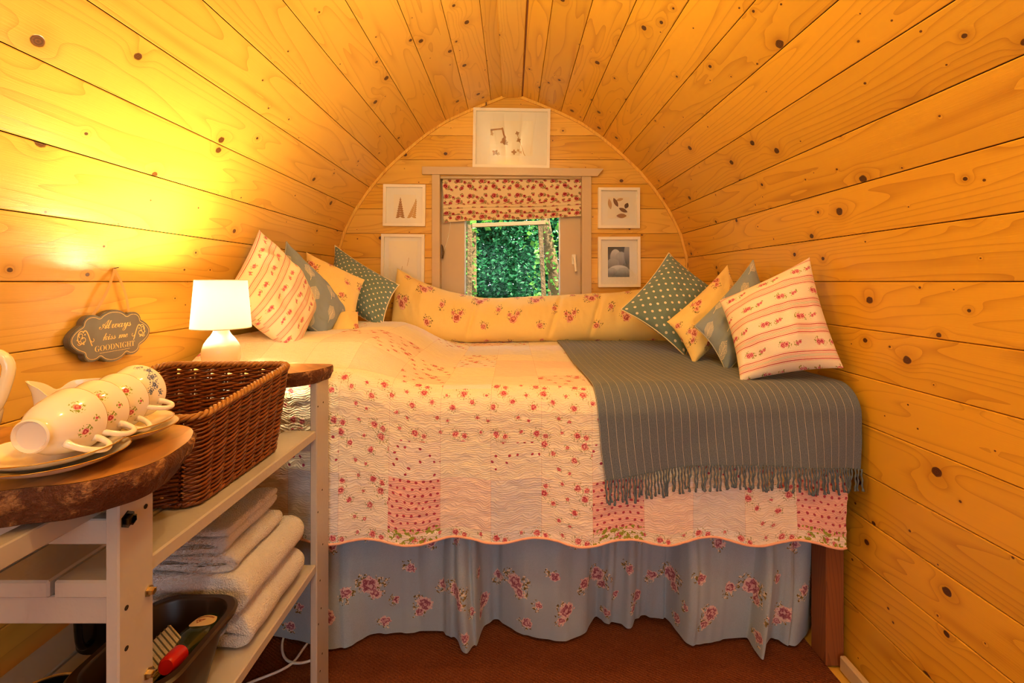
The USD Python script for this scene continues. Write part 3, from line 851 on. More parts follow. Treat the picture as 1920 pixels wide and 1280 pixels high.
Z = .50 * (1 - t) + zh * t
ple = sum(np.exp(-((px + 14 * (t - 1) * d_ - c_) / w_) ** 4) * a_ for c_, w_, a_, d_ in ((842, 8, .030, .4), (872, 11, .042, -.3), (899, 7, .030, -.8), (930, 9, -.02, 0), (1112, 10, -.03, 0), (1136, 8, .030, .6), (1178, 10, .034, .2), (1208, 8, -.02, 0), (1255, 9, -.035, 0), (1290, 12, .022, -.5), (1420, 10, .040, .2), (1444, 7, -.02, 0), (1470, 8, .018, -.6), (700, 18, -.015, 0), (655, 12, .014, .5), (770, 14, .012, 0), (1340, 14, .012, 0), (1050, 16, .010, .5), (975, 12, .012, 0)))
Y = Y - ple * (.55 + .10 * t)
fold = .010 * np.sin(px / 11.0 + 2.2 * np.sin(px / 60.)) * (1 - t) * (.3 + t) + .012 * np.sin(px / 24.0 + 1.0) * np.sin(t * 3.1)
bulge = -.022 * np.sin(np.pi * t) * (S(py, 1165, 1210))
Y = Y + fold * .8 + bulge + .010 * (meshkit.fbm(np.stack([X * 9, Z * 7, X * 0], -1), 3, 5) - .5)
part_v = np.stack([X, Y, Z], -1)
arc = np.r_[0, np.cumsum(np.linalg.norm(np.diff(part_v[40], axis=0), axis=1))]
vuv = np.stack([np.repeat(arc[None], nzv, 0), Z + 0 * X], -1)
single('valance', (part_v.reshape(-1, 3), grid(nxv, nzv)), VAL, 'grey-blue gathered valance with pink rose bouquets hanging below the quilt to the floor', 'valance', smooth=True, uv=vuv.reshape(-1, 2))
single('under_bed_curtain', (lambda U, V: (np.stack([U, 1.80 + .012 * np.sin(U * 30), V], -1).reshape(-1, 3), grid(160, 12)))(*np.meshgrid(np.linspace(-1.03, 1.025, 160), np.linspace(.012, .58, 12))),
       plain('lining_blue', '7b93a6', .9), 'plain blue lining cloth behind the valance, beside the right bed post', 'curtain', smooth=True)


# cushions
def cushion(c, thick, n=64, pinch=.10, wrinkle=.016, seed=0, thumb=None):
    """c: top-left, top-right, bottom-right, bottom-left corners. Returns (mesh, uv, edge loop)."""
    c = np.array(c, float)
    s = np.linspace(-1, 1, n); s = np.sign(s) * (1 - (1 - abs(s)) ** 1.5)
    U, V = np.meshgrid(s, s)
    u2 = U * (1 - pinch * (1 - V ** 2) * abs(U) ** 3); v2 = V * (1 - pinch * (1 - U ** 2) * abs(V) ** 3)
    a, b = (u2 + 1) / 2, (v2 + 1) / 2                      # b up
    base = (c[3] * ((1 - a) * (1 - b))[..., None] + c[2] * (a * (1 - b))[..., None] + c[1] * (a * b)[..., None] + c[0] * ((1 - a) * b)[..., None])
    nrm = np.cross(c[1] - c[3], c[0] - c[2]); nrm /= np.linalg.norm(nrm)
    if nrm[1] > 0: nrm = -nrm                              # towards the camera
    h = np.clip((1 - U ** 2), 0, 1) ** .55 * np.clip((1 - V ** 2), 0, 1) ** .55
    w = np.linalg.norm(c[1] - c[0]); hh = np.linalg.norm(c[0] - c[3])
    st = np.stack([U * w / 2, V * hh / 2], -1)
    p3 = np.stack([st[..., 0] * 9, st[..., 1] * 9, U * 0 + seed], -1)
    wr = (meshkit.fbm(p3, 3, seed) - .5) * wrinkle * 2 + (meshkit.fbm(p3 * [2.2, .9, 1] + 3, 2, seed + 1) - .5) * wrinkle
    edge = np.clip(1.3 * (1 - np.maximum(abs(U), abs(V))), 0, .4) / .4
    fr = base + nrm * (h * thick / 2 + wr * edge)[..., None]
    bk = base - nrm * (h * thick / 2)[..., None]
    # sag: the belly slides down a little
    f1 = grid(n, n); f2 = f1[:, ::-1] + n * n
    d = np.cross(fr[0, 1] - fr[0, 0], fr[1, 0] - fr[0, 0])
    v = np.vstack([fr.reshape(-1, 3), bk.reshape(-1, 3)]); f = np.vstack([f1, f2])
    m = fr[n // 2 + 1, n // 2] - fr[n // 2, n // 2]; l = fr[n // 2, n // 2 + 1] - fr[n // 2, n // 2]
    if np.cross(l, m) @ nrm < 0: f = f[:, ::-1]
    uv = np.vstack([st.reshape(-1, 2), st.reshape(-1, 2) + [.37, .21]])
    loop = np.vstack([base[0, :-1], base[:-1, -1], base[-1, :0:-1], base[:0:-1, 0]])
    return (v, f), uv, loop


def stripes(g, uv, u, v, base, pitch=.076, col=None):
    q = g.m('fraction', v / pitch + 50.)
    c = lin('f5ead2'); pk, rd, gy = lin('efc2b2'), lin('c2424e'), lin('c2b2a0')
    st = [(0, c)]
    x = .03
    for w, k in ((.022, pk), (.03, c), (.03, rd), (.028, c), (.05, pk), (.02, c), (.02, gy), (.028, c), (.02, gy), (.02, c), (.05, pk), (.028, c), (.03, rd), (.03, c), (.022, pk)):
        st.append((x, k)); x += w
    st.append((x, c))
    return g.ramp(q, st, False)


def stripe_base(g, uv, u, v): return stripes(g, uv, u, v, None)


STRIPE = floral('stripe_rose_print', stripe_base, (.118, .076), [(.22, .72, .0085), (.32, .73, .008), (.62, .71, .0055), (.70, .75, .005)], rose=('f3c3b8', 'd8607a', 'a5304c'), leaf=('8a9440', 'b3a560'),
                warp=.004, fine=200., leafy=2.3, stagger=.37, ring=10., keep=.56)
YELLOW = floral('yellow_rose_print', 'f5d888', (.31, .29), [(.18, .74, .022), (.25, .65, .014), (.11, .66, .011), (.66, .86, .016), (.56, .36, .023), (.65, .28, .015), (.90, .55, .014), (.22, .20, .014), (.48, .30, .012)],
                rose=('f4c4a2', 'd9806c', 'a04a46'), leaf=('70682e', '9c8446'), cream='ecc79a', warp=.014, fine=115., leafy=2.2, keep=.53)


def polka(g, uv, u, v):
    a, b = (u + v) / .046, (u - v) / .046
    da, db = g.m('fraction', a + 100.) - .5, g.m('fraction', b + 100.) - .5
    return g.mix(g.step(g.m('sqrt', da * da + db * db), .195, .155), lin('738a82'), lin('f0e6cc'))


g = NG(); uv, u, v = g.uv()
wv = g('white_noise_texture', dimensions='2D', vector=g('vector_math', math_type='floor', vector1=g('vector_math', math_type='scale', vector1=uv, scale=800.).vector).vector).value
POLKA = g.done('polka_cloth', g('principled_bsdf', base_color=g.mix(.10, polka(g, uv, u, v), g.mix(wv, (0, 0, 0), (1, 1, 1)), 'overlay'), roughness=.85, sheen_weight=.15, specular_ior_level=.2,
                                normal=g.bump(wv * .3 + g.noise(uv, 24., 3., dim='2D').fac * 2., .0007)).BSDF)
g = NG(); uv, u, v = g.uv()
T = (.15, .135)
nz = g('separate_color', color=g.noise(uv, 60., 2., dim='2D').color)
pv = v / T[1]; pu = u / T[0] + g.m('floor', pv) * .5
x = (g.m('fraction', pu + 100.) - .5) * T[0] + (nz.r - .5) * .008; y = (g.m('fraction', pv + 100.) - .5) * T[1]
x = x + y * .35
ax = g.m('absolute', x)
wid = g.step(y, -.045, .0, .0, .032) * g.step(y, .055, .02)
inside = g.m('less_than', ax, wid) * (y > -.04)
br = g.m('fraction', (y - ax * 1.1) / .0075 + 50. + nz.g * .8)
fine = g.noise(uv, 330., 2., dim='2D').fac
tree = g.m('maximum', inside * g.step(br, .60, .45) * g.step(fine, .34, .44), (ax < .0014) * (y > -.058) * (y < .03))
col = g.mix(tree * .95, lin('8b9aa8'), lin('eadfc4'))
TREES = g.done('tree_print', g('principled_bsdf', base_color=g.mix(.08, col, g.mix(g('white_noise_texture', dimensions='2D', vector=g('vector_math', math_type='floor', vector1=g('vector_math', math_type='scale', vector1=uv, scale=800.).vector).vector).value, (0, 0, 0), (1, 1, 1)), 'overlay'),
                                roughness=.85, sheen_weight=.15, specular_ior_level=.2, normal=g.bump(g.noise(uv, 24., 3., dim='2D').fac * 2., .0007)).BSDF)
CREAM = plain('cream_piping', 'ecdcb4', .85)
GREYP = plain('grey_piping', 'a9aaa0', .85)


def put_cushion(name, mat, corners, thick, label, seed, piping=None, uvrot=0.0, group='scatter cushions on the bed', **kw):
    m, uv, loop = cushion([P(*k) for k in corners], thick, seed=seed, **kw)
    c, s = math.cos(uvrot), math.sin(uvrot)
    uv = np.stack([uv[:, 0] * c - uv[:, 1] * s, uv[:, 0] * s + uv[:, 1] * c], -1)
    mid = m[0].mean(0)
    t = thing(name, label, 'cushion', (mid[0], mid[1], m[0][:, 2].min()), group)
    part('cover', m, mat, t, smooth=True, uv=uv)
    if piping is not None: part('piping', tube(loop, .0034, 6, closed=True), piping, t, smooth=True)
    return t


# left, from the lamp to the corner; corners: top-left, top-right, bottom-right, bottom-left
put_cushion('striped_cushion', STRIPE, [(486, 430, 2.02), (598, 574, 2.12), (556, 664, 1.74), (420, 556, 1.66)], .19, 'striped rose cushion leaning on the left wall beside the lamp', 1, uvrot=math.pi / 2, pinch=.06)
put_cushion('blue_cushion', TREES, [(537, 453, 2.24), (655, 590, 2.34), (612, 634, 2.00), (500, 566, 1.98)], .165, 'blue-grey tree print cushion behind the left striped cushion', 2, GREYP)
put_cushion('yellow_cushion', YELLOW, [(574, 472, 2.42), (684, 524, 2.48), (664, 622, 2.26), (560, 590, 2.20)], .14, 'yellow rose print cushion between the left blue and left polka dot cushions', 3)
put_cushion('polka_dot_cushion', POLKA, [(628, 460, 2.78), (748, 534, 2.58), (716, 618, 2.42), (612, 566, 2.60)], .165, 'green polka dot cushion in the left corner beside the bolster', 4, CREAM)
put_cushion('small_yellow_cushion', YELLOW, [(622, 588, 2.20), (672, 584, 2.30), (676, 628, 2.16), (618, 632, 2.10)], .09, 'small yellow pillow end low on the quilt under the left yellow cushion', 9)
# right
put_cushion('polka_dot_cushion', POLKA, [(1254, 474, 2.50), (1345, 545, 2.42), (1285, 668, 2.20), (1164, 580, 2.34)], .165, 'green polka dot cushion on the right, in front of the bolster end', 5, CREAM)
put_cushion('yellow_cushion', YELLOW, [(1364, 496, 2.32), (1410, 600, 2.14), (1300, 684, 2.02), (1250, 603, 2.12)], .15, 'yellow rose print cushion between the right polka dot and right blue cushions', 6)
put_cushion('blue_cushion', TREES, [(1412, 488, 2.10), (1468, 610, 1.88), (1362, 698, 1.86), (1302, 612, 1.96)], .15, 'blue-grey tree print cushion behind the right striped cushion', 7, GREYP)
put_cushion('striped_cushion', STRIPE, [(1349, 563, 1.82), (1518, 482, 1.70), (1582, 690, 1.54), (1388, 716, 1.62)], .19, 'striped rose cushion at the front right end of the bed', 8, pinch=.07)

# bolster
nb_, mb = 260, 90
tx = [745, 760, 800, 850, 920, 1020, 1070, 1150, 1240, 1275]
ty = [503, 512, 533, 549, 560, 556, 553, 550, 538, 534]
bx_ = [734, 752, 775, 850, 1000, 1120, 1240, 1275]
by_ = [606, 616, 632, 643, 647, 647, 648, 650]
s = np.linspace(0, 1, nb_)
top = np.array([P(a, interp(tx, ty, a), 2.90 - .03 * k) for k, a in zip(s, 745 + s * 530)])
bot = np.array([P(a, interp(bx_, by_, a), 2.70 + .04 * k) for k, a in zip(s, 734 + s * 541)])
bot[:, 2] = np.maximum(bot[:, 2], .915)
ph = np.linspace(0, 2 * np.pi, mb)
endf = np.clip(np.minimum(s / .10, (1 - s) / .10), 0, 1) ** .6
mid = (top + bot) / 2; hv = (top - bot) / 2
dirn = np.array([0, -.86, .35])
cosp, sinp = np.cos(ph)[:, None, None], np.sin(ph)[:, None, None]
wrk = meshkit.fbm(np.stack([np.repeat(s[None], mb, 0) * 26 + np.sin(ph)[:, None] * 1.1, np.cos(ph)[:, None] * 1.2 + 0 * s, np.sin(ph)[:, None] + 0 * s], -1), 3, 31) - .5
gath = -.034 * sum(np.exp(-((s - c0 - .02 * np.cos(ph)[:, None]) / .008) ** 2) for c0 in (.28, .56, .70))
thk = (.108 * endf + .004)[None] + wrk * .030 * endf + gath * .6
B = mid[None] + hv[None] * cosp + dirn * sinp * thk[..., None]
B += (wrk * .012)[..., None] * hv[None] / np.linalg.norm(hv, axis=1)[None, :, None] * np.abs(cosp)
Lb = np.linalg.norm(hv, axis=1).mean()
buv = np.stack([np.repeat((s * 1.62)[None], mb, 0), np.repeat((ph / (2 * np.pi) * .74)[:, None], nb_, 1)], -1)
bt = thing('bolster', 'long yellow rose print bolster along the end wall under the window', 'bolster', (.1, 2.8, .915))
part('cover', (B.reshape(-1, 3), grid(nb_, mb)[:, ::-1]), YELLOW, bt, smooth=True, uv=buv.reshape(-1, 2))
part('piping', tube(top + [0, -.004, .002], .003, 6), CREAM, bt, smooth=True)
# ================================================================ shelving on the left, and what stands on it
XS = -.5735                                   # right face of the posts
PAINT2 = plain('shelf_paint', 'b4aca4', .33, var=.05, bump=.0008, bscale=70)
HOLE = plain('screw_hole', '1d120a', .8)
ZINC = plain('zinc', 'b9a071', .3, metal=.9)
BLACK = plain('black_enamel', '0b0a0a', .22)
su = thing('shelving_unit', 'taupe painted shelving unit with slatted shelves along the left wall', 'shelves', (XS - .2, 1.05, 0))
po = []
for x0, x1, y0, y1 in ((XS - .020, XS, .687, .755), (XS - .020, XS, 1.385, 1.475), (-1.085, -1.065, .70, .77), (-1.085, -1.065, 1.385, 1.475)):
    po.append(part('post', box(x0, x1, y0, y1, 0, .948 if y0 < 1 else .962, .0025), PAINT2, su))
for z0, z1 in ((.755, .797), (.872, .910)):
    part('cross_rail', box(-1.065, XS - .018, .695, .717, z0, z1, .002), PAINT2, su)
part('cross_rail', box(-1.065, XS - .02, 1.40, 1.42, .755, .792, .002), PAINT2, su)
for z in (.368,):
    for y in (.74, 1.40): part('cross_rail', box(-1.065, XS - .02, y, y + .02, z, z + .035, .002), PAINT2, su)
part('bearer', box(-.652, -.622, .30, .715, .908, .938, .002), PAINT2, su)
part('bearer', box(-1.06, -1.03, .30, 1.40, .908, .938, .002), PAINT2, su)
for k in range(5):
    x1 = XS - .002 - k * .1015
    part('shelf_slat', box(x1 - .0945, x1, .688, 1.385, .797, .823, .003), PAINT2, su)
    part('shelf_slat', box(x1 - .0945, x1, .760, 1.385, .404, .430, .003), PAINT2, su)


def screw(y, z, r, p, mat=HOLE): part('screw_hole', (lambda m: (m[0] @ np.array([[0, 0, -1], [0, 1, 0], [1, 0, 0.]]).T + [XS - .0005, y, z], m[1]))(lathe([(0, -.001), (r, -.001), (r * .8, .0006), (0, .0004)], 10)), mat, p)


for px_, py_ in ((273, 949), (237, 1139), (237, 1215)):
    y = -XS * F / (960 - px_); screw(y, EYE - (py_ - CY) / F * y, .0038, po[0])
for px_, py_ in ((606, 754), (596, 762), (604, 918), (596, 960), (605, 1020), (600, 1088), (602, 1140), (597, 1170), (604, 1225), (600, 1258)):
    y = -XS * F / (960 - px_); screw(y, EYE - (py_ - CY) / F * y, .0028, po[1])


def bolt(px_, py_, mat, r=.0085):
    y = -XS * F / (960 - px_); z = EYE - (py_ - CY) / F * y
    m = cat(lathe([(0, 0), (r * 1.5, 0), (r * 1.5, .002), (r, .002), (r, .009), (r * .7, .010), (r * .6, .006), (0, .006)], 6))
    v = m[0] @ np.array([[0, 0, 1], [0, 1, 0], [-1, 0, 0.]]).T + [XS - .0005, y, z]
    part('bolt', (v, m[1]), mat, po[0], label='dark hex bolt' if mat is BLACK else None)


bolt(239, 973, BLACK); bolt(279, 1107, ZINC, .006); bolt(277, 1262, ZINC, .006)

# live-edge slabs
g = NG(); pos = g('geometry').position; sp = g('separate_xyz', vector=pos)
rr = g('vector_math', math_type='distance', vector1=g('vector_math', math_type='multiply', vector1=pos, vector2=(1, 1, .3)).vector, vector2=(-1.6, .55, .3)).value
nz_ = g.noise(pos, 4.0, 3.0).fac
ringv = g.m('power', g.m('fraction', rr * 26. + nz_ * 3.0), 2.)
nb2 = g.noise(g.xyz(sp.x * 5., sp.y * 3., sp.z), 1.6, 4.0).fac
top_c = g.mix(g.step(nb2, .45, .62), g.mix(ringv * .5, lin('c08a48'), lin('8a5520')), g.mix(ringv * .5, lin('9a682e'), lin('6b421c')))
SLAB = g.done('slab_top', g('principled_bsdf', base_color=top_c, roughness=.32, specular_ior_level=.4, coat_weight=.2, coat_roughness=.2, normal=g.bump(ringv * .3 + nb2, .001)).BSDF)
g = NG(); pos = g('geometry').position
n3 = g.noise(pos, 38., 5., .65).fac; n4 = g.noise(pos, 9., 3.).fac
bc = g.mix(g.step(n3, .50, .68), g.mix(n4, lin('3a2012'), lin('6d3b1c')), lin('a9794a'))
BARK = g.done('bark', g('principled_bsdf', base_color=bc, roughness=.6, specular_ior_level=.35, normal=g.bump(n3 * 2. + n4, .006)).BSDF)


def slab(outline, z0, z1, inset, label, seed):
    o = np.array(outline, float)
    o = spline(np.vstack([o, o[:1]]), 260)[:-1]
    n = len(o); c = o.mean(0); rings = []
    for k, (zz_, ins) in enumerate(((z1 - .0006, .004), (z1 - .006, .0), (z1 - .02, .002), ((z0 + z1) / 2, inset * .3), (z0 + .012, inset * .7), (z0 + .002, inset), (z0, inset + .004))):
        d = o - c; L = np.linalg.norm(d, axis=1, keepdims=True)
        q = o - d / L * ins
        p3 = np.c_[o * 22, np.full(n, zz_ * 22)]
        q = q + d / L * ((meshkit.fbm(p3, 3, seed) - .5) * .012)[:, None] * (0.3 if k < 1 else 1)
        rings.append(np.c_[q, np.full(n, zz_)])
    V = np.vstack(rings); f = []
    for k in range(len(rings) - 1):
        a = np.arange(n); b = (a + 1) % n
        f += [np.stack([k * n + a, (k + 1) * n + b, k * n + b], 1), np.stack([k * n + a, (k + 1) * n + a, (k + 1) * n + b], 1)]
    cen = np.array([[c[0], c[1], z0]]); a = np.arange(n); b = (a + 1) % n
    f.append(np.stack([np.full(n, len(V)), (len(rings) - 1) * n + b, (len(rings) - 1) * n + a], 1))
    t = thing('live_edge_slab', label, 'wooden slab', (*c, z0))
    part('bark_edge', (np.vstack([V, cen]), np.vstack(f)), BARK, t, smooth=50)
    tv = np.vstack([rings[0] + [0, 0, .0006], [[c[0], c[1], z1]]])
    part('top_face', (tv, np.stack([np.full(n, n), a, b], 1)), SLAB, t, smooth=True)
    return t


def flat(px, py, z):
    Y = (EYE - z) * F / (py - CY); return ((px - CX) / F * Y, Y)


ZS = 1.0
fr_edge = [flat(a, b, ZS) for a, b in ((0, 922), (60, 914), (120, 909), (180, 899), (225, 888), (268, 876), (305, 861), (345, 836), (366, 812))]
slab([(-1.05, .50), (-.85, .545), (-.72, .575)] + fr_edge + [(-.585, .853), (-.69, .858), (-.85, .85), (-1.05, .83)], .948, ZS, .020, 'thick bark-edged wooden slab carrying the teacups', 3)
rr_edge = [flat(a, b, 1.003) for a, b in ((592, 702), (619, 684))]
slab([(-1.05, 1.30), (-.80, 1.285), (-.66, 1.30), (-.575, 1.36), (-.553, 1.42), (-.552, 1.465), (-.60, 1.480), (-.80, 1.478), (-1.05, 1.475)], .962, 1.003, .012, 'bark-edged wooden slab under the table lamp', 7)

# table lamp
LY, LZ = 1.432, 1.0035
lx = (415 - CX) / F * LY
lm = thing('table_lamp', 'white ceramic bulb-shaped table lamp with a lit white drum shade', 'lamp', (lx, LY, LZ))
CERAMIC = plain('white_ceramic', 'f0e6d2', .18, coat_weight=.3)
part('base', lathe([(0, 0), (.036, 0), (.043, .004), (.0505, .018), (.0535, .036), (.0515, .054), (.046, .070), (.037, .084), (.028, .095), (.0225, .105), (.0205, .116), (0, .117)], 48, (lx, LY, LZ)), CERAMIC, lm, smooth=40)
part('socket', lathe([(0, .114), (.011, .114), (.011, .15), (.013, .152), (.013, .165), (0, .166)], 24, (lx, LY, LZ)), plain('socket_plastic', 'e8e2d4', .4), lm, smooth=40)
g = NG()
SHADE = g.done('shade_fabric', g('mix_closure', fac=.65, closure1=g('diffuse_bsdf', color=(.95, .93, .88)).BSDF, closure2=g('translucent_bsdf', color=(1.0, .98, .94)).BSDF).closure)
sh = part('lamp_shade', lathe([(.0800, .116), (.0815, .116), (.0700, .262), (.0685, .262), (.0800, .1162)], 64, (lx, LY, LZ)), SHADE, lm, smooth=40)
part('rim_wire', cat(lathe([(.0790, .117), (.0810, .1155), (.0820, .117), (.0810, .1185), (.0790, .117)], 64, (lx, LY, LZ)), lathe([(.0680, .2615), (.0695, .260), (.0705, .2615), (.0695, .2630), (.0680, .2615)], 64, (lx, LY, LZ))), plain('rim_tape', 'efe6d0', .7), sh, smooth=True)
part('shade_ring', cat(tube([(lx - .069, LY, LZ + .245), (lx + .069, LY, LZ + .245)], .0012, 5), tube([(lx, LY - .069, LZ + .245), (lx, LY + .069, LZ + .245)], .0012, 5)), ZINC, lm)
g = NG(); BULB = g.done('lit_bulb', g('emission', color=LAMP_COLOR, strength=LAMP_POWER).emission)
BZ = LZ + .221
part('bulb', lathe([(0, -.034), (.010, -.034), (.012, -.022), (.024, .002), (.0255, .012), (.022, .026), (.012, .036), (0, .038)], 24, (lx - .022, LY + .018, BZ)), BULB, lm, smooth=True)
part('cable', tube(spline([(lx - .045, LY, LZ + .006), (lx - .07, LY - .02, LZ + .0035), (lx - .11, LY + .02, LZ + .0035), (lx - .16, LY + .04, LZ + .0035)], 20), .0025, 6), WHITE_PVC, lm, smooth=True)

# wicker basket
g = NG(); pos = g('geometry').position; rn = g('object_info').random
nw = g.noise(pos, 45., 3.).fac
wc = g.mix(nw, lin('4e230c'), g.mix(rn, lin('7c3b13'), lin('9a5420')))
WICKER = g.done('wicker', g('principled_bsdf', base_color=wc, roughness=.34, specular_ior_level=.5, normal=g.bump(g.noise(pos, 300., 2.).fac, .0006)).BSDF)
bx0, bx1, by0, by1, bz0, bz1 = -.925, -.590, .885, 1.255, .8235, 1.040
bk = thing('wicker_basket', 'large brown wicker basket on the shelf between the two slabs', 'basket', ((bx0 + bx1) / 2, (by0 + by1) / 2, bz0))


def perim(k, z):
    """Rounded rectangle of the basket at height z; k from 0 to 1 round it."""
    e = .022 * (1 - (z - bz0) / (bz1 - bz0)); x0, x1, y0, y1, r = bx0 + e, bx1 - e, by0 + e, by1 - e, .03
    q = Polygon(sbox(x0 + r, y0 + r, x1 - r, y1 - r).buffer(r, quad_segs=6)).exterior
    c = np.array([q.interpolate(t, normalized=True).coords[0] for t in k])
    return c


NS = 30
kk = np.linspace(0, 1, NS * 4, endpoint=False)


def normals2(c):
    t = np.roll(c, -1, 0) - np.roll(c, 1, 0); t /= np.linalg.norm(t, axis=1, keepdims=True); return np.stack([t[:, 1], -t[:, 0]], 1)


rows = 20


def lean(m):
    """The near end of the basket stands a little lower than the far end."""
    v, f = m; v[:, 2] = bz0 + (v[:, 2] - bz0) * (1 - .17 * (by1 - v[:, 1]) / (by1 - by0)); return v, f


for i in range(rows):
    z = bz0 + .010 + i * (bz1 - bz0 - .018) / (rows - 1)
    c = perim(kk, z); nrm = normals2(c)
    ws = []
    for ph_ in (0, np.pi):
        off = .0048 * np.cos(kk * NS * np.pi + (i % 2) * np.pi + ph_)
        zz_ = z + .0030 * np.sin(kk * NS * np.pi + (i % 2) * np.pi + ph_) + .0008 * np.sin(kk * 37 + i * 3)
        ws.append(tube(np.c_[c + nrm * off[:, None], zz_], .0040 + .0005 * np.sin(i * 5.1), 6, closed=True))
    part('weaver', lean(cat(*ws)), WICKER, bk, smooth=True)
for j in range(NS):
    k = np.array([(j + .0) / NS])
    pts_ = [np.r_[perim(k, z)[0], z] for z in np.linspace(bz0 + .003, bz1 - .004, 5)]
    part('stake', lean(tube(pts_, .0028, 5)), WICKER, bk, smooth=True)
cr_ = perim(np.linspace(0, 1, 240, endpoint=False), bz1); nr_ = normals2(cr_)
al = np.linspace(0, 2 * np.pi, 240, endpoint=False)
rim_c = g = NG(); pos = g('geometry').position
RIMW = g.done('wicker_rim', g('principled_bsdf', base_color=g.mix(g.noise(pos, 45., 3.).fac, lin('6b3a14'), lin('b27a38')), roughness=.32).BSDF)
for q in range(3):
    w_ = al * 34 + q * 2 * np.pi / 3
    part('rim_rod', lean(tube(np.c_[cr_ + nr_ * (.0062 * np.cos(w_))[:, None], bz1 + .0045 * np.sin(w_)], .0046, 6, closed=True)), RIMW, bk, smooth=True)
for q in range(2):
    cb = perim(np.linspace(0, 1, 240, endpoint=False), bz0); w_ = al * 30 + q * np.pi
    part('foot_rod', tube(np.c_[cb + normals2(cb) * (.004 * np.cos(w_))[:, None], bz0 + .0075 + .003 * np.sin(w_)], .0042, 6, closed=True), WICKER, bk, smooth=True)
part('bottom', box(bx0 + .03, bx1 - .03, by0 + .03, by1 - .03, bz0 + .004, bz0 + .012, .002), WICKER, bk)


# teacups and saucers
def china(name, spots, cols, leafc, base='f2e6d6', seed=0.0, r0=.0052):
    """Glazed china; flowers around the given points of the object."""
    g = NG(); pos = g('texture_coordinate').object
    nz = g('separate_color', color=g.noise(pos, 230., 2.).color)
    wp = g('vector_math', math_type='add', vector1=pos, vector2=g.xyz((nz.r - .5) * .004, (nz.g - .5) * .004, (nz.b - .5) * .004)).vector
    dn = None
    for x, y, z, k in spots:
        d = g('vector_math', math_type='distance', vector1=wp, vector2=(x, y, z)).value / (r0 * k)
        dn = d if dn is None else g.m('minimum', dn, d)
    fn = g.noise(pos, 330., 2.).fac
    col = g.mix(g.step(fn, .50, .56) * (dn < 1.9) * (dn > .85), lin(base), lin(leafc))
    col = g.mix(g.step(dn, 1.0, .8), col, g.mix(g.m('sine', dn * 9. + nz.r * 7.) * .5 + .5, lin(cols[0]), lin(cols[1])))
    return g.done(name, g('principled_bsdf', base_color=col, roughness=.09, specular_ior_level=.6, coat_weight=.3, coat_roughness=.05).BSDF)


def onwall(prof_, t, ang):
    z = t; r = interp([p[1] for p in prof_], [p[0] for p in prof_], z); return (r * math.cos(ang), r * math.sin(ang), z)


CUPO = [(.0205, .0), (.0225, .002), (.0185, .007), (.0200, .011), (.0280, .019), (.0360, .032), (.0410, .048), (.0438, .062), (.0455, .071)]
cup_prof = [(0, .004), (.0175, .004)] + CUPO + [(.0443, .0707), (.0423, .062), (.0395, .048), (.0345, .033), (.0265, .0205), (.0150, .0140), (0, .0130)]
op = [(r, z) for r, z in CUPO[2:]]
A = math.radians
CHINA_ROSE = china('china_rose', [(*onwall(op, .040, A(a_)), 1.0) for a_ in (-75, -20, 200, 120)] + [(*onwall(op, .055, A(-40)), .5)], ('e9909c', 'a92445'), '8a9a3e')
CHINA_BLUE = china('china_blue', [(*onwall(op, z_, A(a_)), k_) for a_, z_, k_ in ((-78, .062, .8), (-60, .055, 1.0), (-42, .050, .9), (-30, .040, .7), (-100, .060, .7), (-20, .058, .6), (160, .05, 1))], ('9aa6c0', '3c4a78'), '6d7896')
CHINA_PLAIN = china('china_plain', [(.05, .01, .02, .9), (-.03, -.05, .02, .9)], ('e9909c', 'a92445'), '8a9a3e')
GOLD = plain('gilt_edge', 'c8963e', .25, metal=.8)


def posed(name, label, category, loc, rots, group):
    path = thing(name, label, category, loc, group); offset[path] = np.zeros(3)
    x = UsdGeom.Xform(stage.GetPrimAtPath(path))
    for i_, (a_, r_) in enumerate(rots): getattr(x, 'AddRotate%sOp' % a_[0])(UsdGeom.XformOp.PrecisionFloat, '' if i_ < 2 else 'spin').Set(float(r_))
    return path


def cup(label, loc, rots, mat, group):
    t = posed('teacup', label, 'cup', loc, rots, group)
    part('bowl', lathe(cup_prof, 56), mat, t, smooth=40)
    h = spline([(.0415, 0, .057), (.053, 0, .063), (.065, 0, .058), (.067, 0, .045), (.058, 0, .032), (.046, 0, .024), (.031, 0, .021)], 26)
    part('handle', tube(h, np.interp(np.linspace(0, 1, 26), [0, .15, .5, .85, 1], [.0052, .0040, .0040, .0042, .0055]), 9), mat, t, smooth=True)
    part('gilt_rim', tube(np.array([(.0450 * math.cos(k), .0450 * math.sin(k), .0710) for k in np.linspace(0, 2 * math.pi, 56, endpoint=False)]), .0007, 5, closed=True), GOLD, t, smooth=True)
    return t


def cup_pose(k, spin): return [('Z', 8.0), ('X', -90 + 1.5), ('Z:spin', spin)]


cup0 = np.array([-.617, .602, 1.0615]); ax_ = np.array([-math.sin(A(8)) * math.cos(A(1.5)), math.cos(A(8)) * math.cos(A(1.5)), math.sin(A(1.5))])
c1 = cup('white rose teacup lying nearest, its foot towards the viewer', cup0, cup_pose(0, 32), CHINA_ROSE, 'nested teacups on the slab')
for k, (lab, sp_) in enumerate((('second white rose teacup from the front of the nested row', 26), ('third white rose teacup, between the second and the blue flowered one', 36)), 1):
    copy_of(c1, cup0 + ax_ * .048 * k, lab, cup_pose(k, sp_))
cup('teacup with blue flowers at the far end of the nested row', cup0 + ax_ * .048 * 3 + [0, 0, .004], cup_pose(3, 20), CHINA_BLUE, 'nested teacups on the slab')


